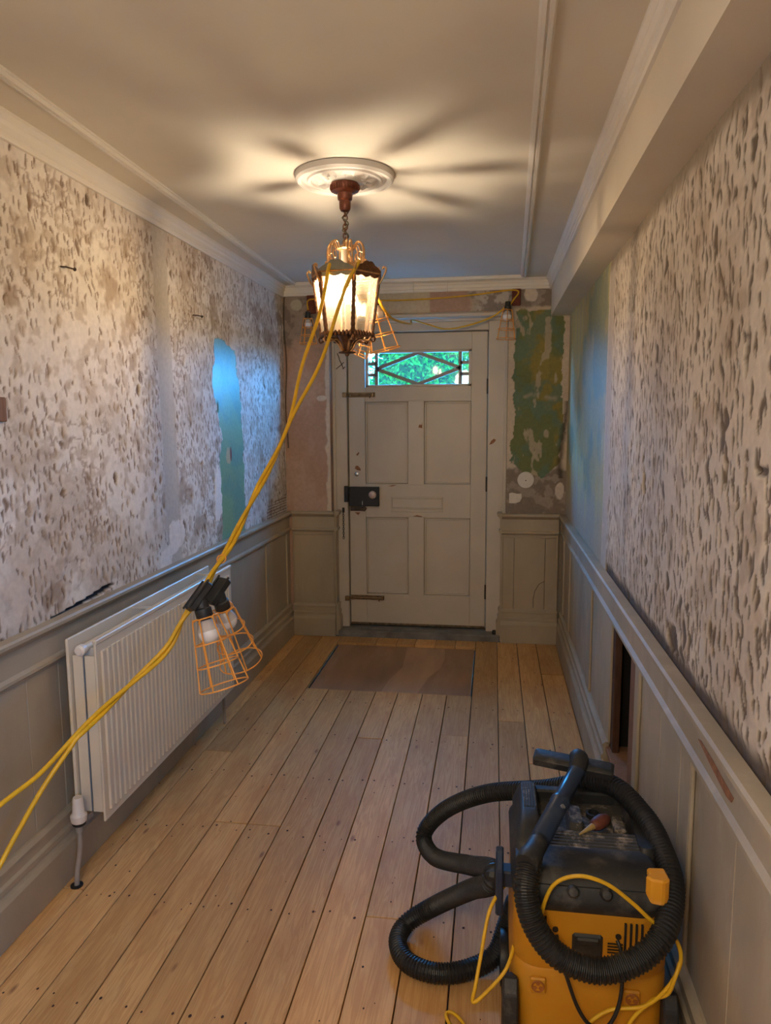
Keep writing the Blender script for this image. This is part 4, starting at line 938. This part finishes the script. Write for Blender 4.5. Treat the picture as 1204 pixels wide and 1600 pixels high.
work_lamp('orange caged work lamp in front of the radiator, upper and farther of two', (-.812, 2.045, .972), (.14, .28, -.87), .90, spin=.8, clip_dir=cdir)
work_lamp('orange caged work lamp hanging at the right side of the lit lantern', (-.462, 2.80, 1.965), (.22, .05, -.95), .80, spin=.2)
work_lamp('orange caged work lamp tilted under the right of the lantern base', (-.605, 2.80, 1.795), (.95, .08, -.28), .5, spin=.5, wire=.0018)
work_lamp('orange caged work lamp hanging beside the green pier near the door top', (.080, 4.745, 2.205), (-.04, -.02, -1), .82, spin=.3)
work_lamp('orange caged work lamp hanging on the pink pier behind the lantern', (-1.205, 4.745, 2.18), (0, -.02, -1), .74, spin=.6)

def twist(path, r, ph, turns):
    P = resample(path, .012); out = []; n = len(P)
    for i, p in enumerate(P):
        tt = (P[min(i+1, n-1)]-P[max(i-1, 0)]).normalized(); e1 = tt.cross(Vector((0, 0, 1))).normalized(); e2 = tt.cross(e1); an = ph+turns*i*.012
        out.append(p+(e1*math.cos(an)+e2*math.sin(an))*r)
    return out
trunk_path = [(-.711, 2.32, 1.375), (-.751, 2.24, 1.263), (-.801, 2.13, 1.114), (-.828, 2.05, 1.045), (-.845, 2.0, .99), (-.885, 1.955, .925), (-.926, 1.92, .839), (-1.002, 1.83, .759), (-1.064, 1.70, .685), (-1.12, 1.59, .622)]
tailA = [(-1.169, 1.50, .581), (-1.23, 1.35, .50), (-1.25, 1.1, .33), (-1.2, .85, .08), (-1.1, .6, .012), (-.9, .2, .012)]
fx = thing('work_light_flex', 'long yellow flex sagging from the lantern down past the radiator', 'cable', (-.885, 1.955, .0))
pa = spline([(-.560, 2.585, 2.045), (-.578, 2.56, 2.005), (-.613, 2.54, 1.839), (-.644, 2.5, 1.705), (-.679, 2.42, 1.529)]+trunk_path+tailA, 8)
tb_ = [(-1.085, 1.67, .650), (-1.123, 1.58, .549), (-1.181, 1.50, .430), (-1.24, 1.36, .25), (-1.22, 1.1, .05), (-1.1, .8, .012), (-.8, .5, .012)]
pb = spline([(-.475, 2.585, 2.040), (-.490, 2.56, 1.989), (-.544, 2.54, 1.848), (-.594, 2.5, 1.704), (-.645, 2.42, 1.55)]+trunk_path[:-1]+tb_, 8)
obj('strand', MB().tube(twist(pa, .0062, 0, 14), .0063, 8), 'yellow', fx, smooth=60)
obj('strand', MB().tube(twist(pb, .0062, math.pi, 14), .0063, 8), 'yellow', fx, smooth=60)
obj('wire_tie', MB().loop([(-.815+.014*math.cos(q), 2.085+.006*math.sin(q), 1.075+.012*math.sin(q)) for q in np.linspace(0, 2*math.pi, 14, endpoint=False)], .002, 6), 'orange', fx)
fb = tag(obj('work_light_flex', MB().tube(spline([(-.452, 2.79, 1.975), (-.40, 2.85, 1.885), (-.405, 3.6, 1.95), (-.50, 4.55, 2.09), (-.42, 4.74, 2.085), (-.30, 4.75, 2.055), (-.15, 4.76, 2.08), (-.02, 4.77, 2.125), (.05, 4.76, 2.17), (.080, 4.745, 2.20)], 8), .0052, 8), 'yellow', at=(-.3, 4.75, 2.05), smooth=60), 'yellow flex drooping across the door head from lantern to right lamp', 'cable')
fc = tag(obj('work_light_flex', MB().tube(spline([(-1.205, 4.75, 2.20), (-1.215, 4.79, 2.262), (-1.15, 4.79, 2.272), (-.9, 4.792, 2.262), (-.7, 4.79, 2.25), (-.42, 4.79, 2.252), (-.134, 4.79, 2.268), (.06, 4.79, 2.288), (.13, 4.788, 2.288), (.145, 4.786, 2.27), (.12, 4.78, 2.235), (.10, 4.77, 2.205), (.085, 4.755, 2.19)], 8), .0050, 8), 'yellow', at=(-.5, 4.79, 2.25), smooth=60), 'yellow flex strung straight along the plaster strip above the door', 'cable')

# ------------------------------------------------------------------ vacuum cleaner
def build_vacuum():
    t = thing('vacuum_cleaner', 'dusty yellow and black site vacuum with coiled black hose by the right wall', 'vacuum cleaner', (.225, 1.69, 0))
    # canister
    body = obj('canister', MB().loft([(.045, .085, .375, 1.53, 1.86, .05), (.10, .062, .388, 1.505, 1.885, .055), (.16, .055, .392, 1.497, 1.89, .06), (.285, .055, .392, 1.495, 1.89, .06), (.292, .058, .389, 1.498, 1.887, .06), (.298, .055, .392, 1.495, 1.89, .06), (.40, .058, .39, 1.496, 1.885, .06), (.447, .064, .384, 1.500, 1.88, .06)]), 'vac_yellow', t, smooth=40)
    # black head: front band, deck with a tray let into it
    obj('head_band', MB().loft([(.430, .062, .386, 1.499, 1.882, .06), (.445, .054, .394, 1.490, 1.890, .06), (.465, .052, .396, 1.488, 1.892, .06), (.488, .064, .384, 1.502, 1.880, .055)]), 'vac_black', t, smooth=40)
    obj('front_deck', MB().loft([(.486, .070, .378, 1.505, 1.62, .03), (.508, .080, .366, 1.520, 1.615, .025), (.514, .088, .358, 1.535, 1.610, .02)]), 'vac_black', t, smooth=40)
    mb = MB()
    for k in range(6): y = 1.612+k*.013; mb.box(.118, .345, y, y+.0085, .486, .512)
    rb = obj('deck_rib', mb, 'vac_dust', t, bevel=.001); rb['kind'] = 'stuff'
    obj('tray_floor', MB().box(.115, .350, 1.688, 1.850, .484, .492), 'vac_dust', t)
    hb = obj('side_grip', MB().loft([(.486, .062, .128, 1.620, 1.882, .02), (.525, .076, .124, 1.66, 1.872, .016), (.538, .084, .118, 1.72, 1.862, .012)]), 'vac_black', t, smooth=40)
    g = MB()
    for k in range(5): x = .087+k*.0068; g.box(x, x+.0034, 1.735, 1.85, .536, .5405)
    go = obj('grip_rib', g, 'vac_dust', hb); go['kind'] = 'stuff'
    obj('side_wall', MB().loft([(.486, .335, .386, 1.610, 1.880, .02), (.515, .345, .378, 1.625, 1.870, .014)]), 'vac_black', t, smooth=40)
    obj('rear_rail', MB().box(.115, .350, 1.850, 1.880, .486, .522), 'vac_black', t, bevel=.005)
    obj('tray_divider', MB().loft([(.490, .190, .232, 1.690, 1.790, .012), (.522, .198, .226, 1.702, 1.782, .010)]), 'vac_dust', t, smooth=40)
    obj('tray_port', MB().lathe([(.018, .0), (.018, .012), (.013, .012), (.013, .002), (0, .002)], (.262, 1.79, .491), (0, 0, 1), 16), 'vac_black', t)
    obj('tray_clip', MB().box(.300, .330, 1.70, 1.77, .491, .512), 'vac_dust', t, bevel=.005)
    # amber latch on the right front corner
    lt = [(0, .0), (.014, .012), (.016, .032), (.0, .052), (.052, .058), (.060, .020), (.050, -.02), (.030, -.035), (.014, -.018)]
    obj('latch', MB().prism([(.332+u*.9, 1.505+v*.9) for u, v in [(0, .0), (.012, .012), (.010, .036), (.052, .04), (.056, -.006), (.04, -.018), (.014, -.014)]], (0, 0, .468), (1, 0, 0), (0, 1, 0), (0, 0, .058)), 'latch', t, bevel=.004)
    for x in (.181, .250): obj('front_peg', MB().lathe([(.011, 0), (.013, .01), (.013, .022), (.009, .028), (0, .029)], (x, 1.500, .482), (0, -.75, .35), 14), 'vac_black', t, smooth=40)
    # face of the canister
    obj('filter_recess', MB().box(.183, .248, 1.490, 1.50, .318, .386), 'vac_black', t, bevel=.006)
    obj('recess_grip', MB().box(.190, .241, 1.485, 1.496, .362, .380), 'vac_black', t, bevel=.004)
    for k in range(4): obj('vent_slot', MB().box(.292+k*.0115, .2965+k*.0115, 1.492, 1.50, .352+k*.003, .418), 'void', t)
    for k in range(2): obj('vent_slot', MB().box(.112+k*.0115, .1165+k*.0115, 1.492, 1.50, .368, .418), 'void', t)
    for (x, z) in ((.147, .390), (.280, .386)): obj('screw', MB().lathe([(.0065, 0), (.0065, .004), (0, .004)], (x, 1.497, z), (0, -1, 0), 10), 'dark', t)
    sp_ = MB()
    for k in range(4): sp_.box(.258, .290, 1.4935, 1.4965, .346+k*.007, .3485+k*.007)
    so = obj('moulded_lines', sp_, 'dark', t); so['kind'] = 'stuff'
    for (x, z) in ((.112, .255), (.312, .247)):    # square pad with a three-spoked round mark
        pd = obj('emblem_pad', MB().box(x-.0175, x+.0175, 1.487, 1.498, z-.0185, z+.0185), 'latch' if False else 'vac_yellow', t, bevel=.003)
        mk = MB(); mk.loop([(x+.0125*math.cos(q), 1.4865, z+.0125*math.sin(q)) for q in np.linspace(0, 2*math.pi, 18, endpoint=False)], .0022, 5)
        for k in range(3):
            q = math.pi/2+k*2*math.pi/3; mk.prism([(-.0028, .003), (.0028, .003), (.0055, .0105), (-.0055, .0105)], (x, 1.4870, z), (math.cos(q-math.pi/2), 0, math.sin(q-math.pi/2)), (math.cos(q), 0, math.sin(q)), (0, -.0015, 0))
        obj('emblem_mark', mk, 'emblem', pd)
    # lower black skirts, wheels
    sk = [(1.475, .0), (1.475, .16), (1.485, .215), (1.505, .245), (1.545, .225), (1.58, .17), (1.60, .10), (1.62, .05), (1.62, .02)]
    for (x, wv) in ((.036, .034), (.378, .032)): obj('side_fender', MB().prism([(y, z+.012) for y, z in sk], (x, 0, 0), (0, 1, 0), (0, 0, 1), (wv, 0, 0)), 'vac_black', t, bevel=.004)
    obj('chassis', MB().loft([(.030, .075, .385, 1.50, 1.88, .04), (.052, .075, .385, 1.50, 1.88, .04)]), 'vac_black', t)
    for x in (.045, .40): obj('rear_wheel', MB().lathe([(.05, -.012), (.068, -.010), (.070, 0), (.068, .010), (.05, .012), (.02, .014)], (x, 1.80, .0705), (1, 0, 0), 24), 'dark', t, smooth=40)
    for x in (.095, .36): obj('caster', MB().lathe([(.016, -.01), (.020, -.008), (.020, .008), (.016, .01)], (x, 1.56, .0205), (1, 0, 0), 18), 'dark', t, smooth=40)
    # hose hook on the left side
    hk = obj('hose_hook', MB().prism([(1.590, .50), (1.612, .505), (1.622, .47), (1.618, .42), (1.604, .37), (1.598, .335), (1.584, .345), (1.580, .40), (1.578, .46)], (.018, 0, 0), (0, 1, 0), (0, 0, 1), (.018, 0, 0)), 'vac_blue', t, bevel=.004)
    obj('hook_arm', MB().box(.03, .066, 1.60, 1.64, .405, .445), 'vac_blue', hk, bevel=.004)
    # hose: ribbed, from the wand round the front, over the rear, out to the floor and back to the inlet
    hp = [(.091, 1.500, .545), (.080, 1.455, .500), (.100, 1.432, .437), (.150, 1.420, .384), (.228, 1.412, .368), (.305, 1.422, .391), (.362, 1.455, .432), (.398, 1.54, .470), (.399, 1.62, .500), (.375, 1.74, .530), (.30, 1.86, .548), (.152, 1.95, .472), (-.006, 2.05, .394), (-.135, 2.16, .271), (-.205, 2.19, .166), (-.165, 2.09, .155), (-.050, 1.90, .259), (.010, 1.68, .395), (.006, 1.66, .372), (-.045, 1.80, .255), (-.148, 1.93, .106), (-.228, 1.93, .045), (-.250, 1.87, .031), (-.215, 1.795, .030), (-.135, 1.765, .030), (-.051, 1.787, .031), (.020, 1.826, .05), (.052, 1.855, .12), (.075, 1.85, .20)]
    P = resample(spline(hp, 14), .0022)
    R_ = [(.0266, .0266, .0238, .0238)[i % 4] for i in range(len(P))]
    obj('hose', MB().tube(P, R_, 14), 'vac_hose', t, smooth=25)
    # wand with cuff and floor nozzle
    a, b = Vector((.093, 1.503, .553)), Vector((.226, 1.80, .618)); dv = (b-a).normalized()
    wd = obj('wand', MB().lathe([(.019, .035), (.0225, .04), (.0225, .175), (.024, .178), (.024, .190), (.0205, .195), (.0195, .30), (.021, .305), (.021, .335)], a, dv, 24), 'vac_blue', t, smooth=40)
    obj('cuff', MB().lathe([(.0245, -.03), (.026, -.024), (.026, .0), (.0225, .012), (.0225, .05)], a, dv, 24), 'vac_black', wd, smooth=40)
    obj('wand_button', MB().lathe([(.006, 0), (.006, .004), (0, .005)], a+dv*.15+Vector((.016, -.008, .018)), (.6, -.3, .7), 10), 'chrome', wd)
    nz = obj('floor_nozzle', MB().loft([(-.012, -.100, .100, -.022, .024, .008), (.006, -.100, .100, -.024, .026, .010), (.012, -.094, .094, -.016, .018, .008)]).xf(Matrix.Translation((.212, 1.815, .618)) @ Matrix.Rotation(math.radians(-14), 4, 'Z') @ Matrix.Rotation(math.radians(2), 4, 'Y') @ Matrix.Rotation(math.radians(12), 4, 'X')), 'vac_black', t, smooth=40)
    obj('nozzle_neck', MB().tube(spline([(.212, 1.770, .606), (.222, 1.792, .622), (.226, 1.812, .632), (.226, 1.828, .626)], 4), [.021]*4+[.023]*4+[.024]*5, 16), 'vac_black', nz, smooth=50)
    # yellow mains lead and black strap on the front
    obj('mains_lead', MB().tube(spline([(.064, 1.55, .312), (.042, 1.50, .277), (-.005, 1.483, .225), (-.030, 1.480, .206), (-.024, 1.49, .24), (-.013, 1.52, .292), (.004, 1.56, .369), (.030, 1.60, .398), (.050, 1.62, .405)], 8), .0042, 8), 'yellow', t, smooth=60)
    obj('mains_lead', MB().tube(spline([(.113, 1.49, .395), (.110, 1.472, .420), (.135, 1.468, .507), (.184, 1.460, .542), (.243, 1.46, .531), (.296, 1.462, .493), (.345, 1.468, .446), (.378, 1.50, .41), (.402, 1.49, .385), (.398, 1.455, .365), (.372, 1.450, .311), (.330, 1.462, .255), (.25, 1.468, .225), (.16, 1.45, .14), (.10, 1.44, .06), (.02, 1.47, .012), (-.045, 1.53, .008), (-.08, 1.61, .008), (-.100, 1.655, .008), (-.085, 1.665, .008), (-.055, 1.635, .008), (-.03, 1.57, .008), (.0, 1.50, .008), (.03, 1.40, .008)], 8), .0044, 8), 'yellow', t, smooth=60)
    obj('mains_lead', MB().tube(spline([(.398, 1.456, .37), (.385, 1.44, .345), (.375, 1.45, .30), (.345, 1.46, .27), (.30, 1.462, .20), (.31, 1.455, .10), (.33, 1.45, .02)], 8), .0042, 8), 'yellow', t, smooth=60)
    obj('black_lead', MB().tube(spline([(.150, 1.497, .376), (.158, 1.475, .345), (.172, 1.462, .300), (.195, 1.455, .24), (.222, 1.452, .205), (.255, 1.452, .206), (.278, 1.458, .25), (.287, 1.470, .31), (.284, 1.485, .36), (.278, 1.497, .376)], 8), .0042, 8), 'vac_hose', t, smooth=60)
    return t
build_vacuum()
ht = thing('hand_tool', 'small tool with red-brown handle and pale tapered tip lying in the vacuum tray', 'tool', (.262, 1.72, .500))
a, b = Vector((.214, 1.665, .515)), Vector((.290, 1.75, .513))
obj('handle', MB().lathe([(.006, .052), (.013, .058), (.0165, .075), (.0165, .095), (.011, .112), (0, .114)], a, b-a, 18), 'redhandle', ht, smooth=50)
obj('tip', MB().lathe([(.0022, 0), (.004, .02), (.007, .045), (.008, .056)], a, b-a, 14), 'tip', ht, smooth=50)
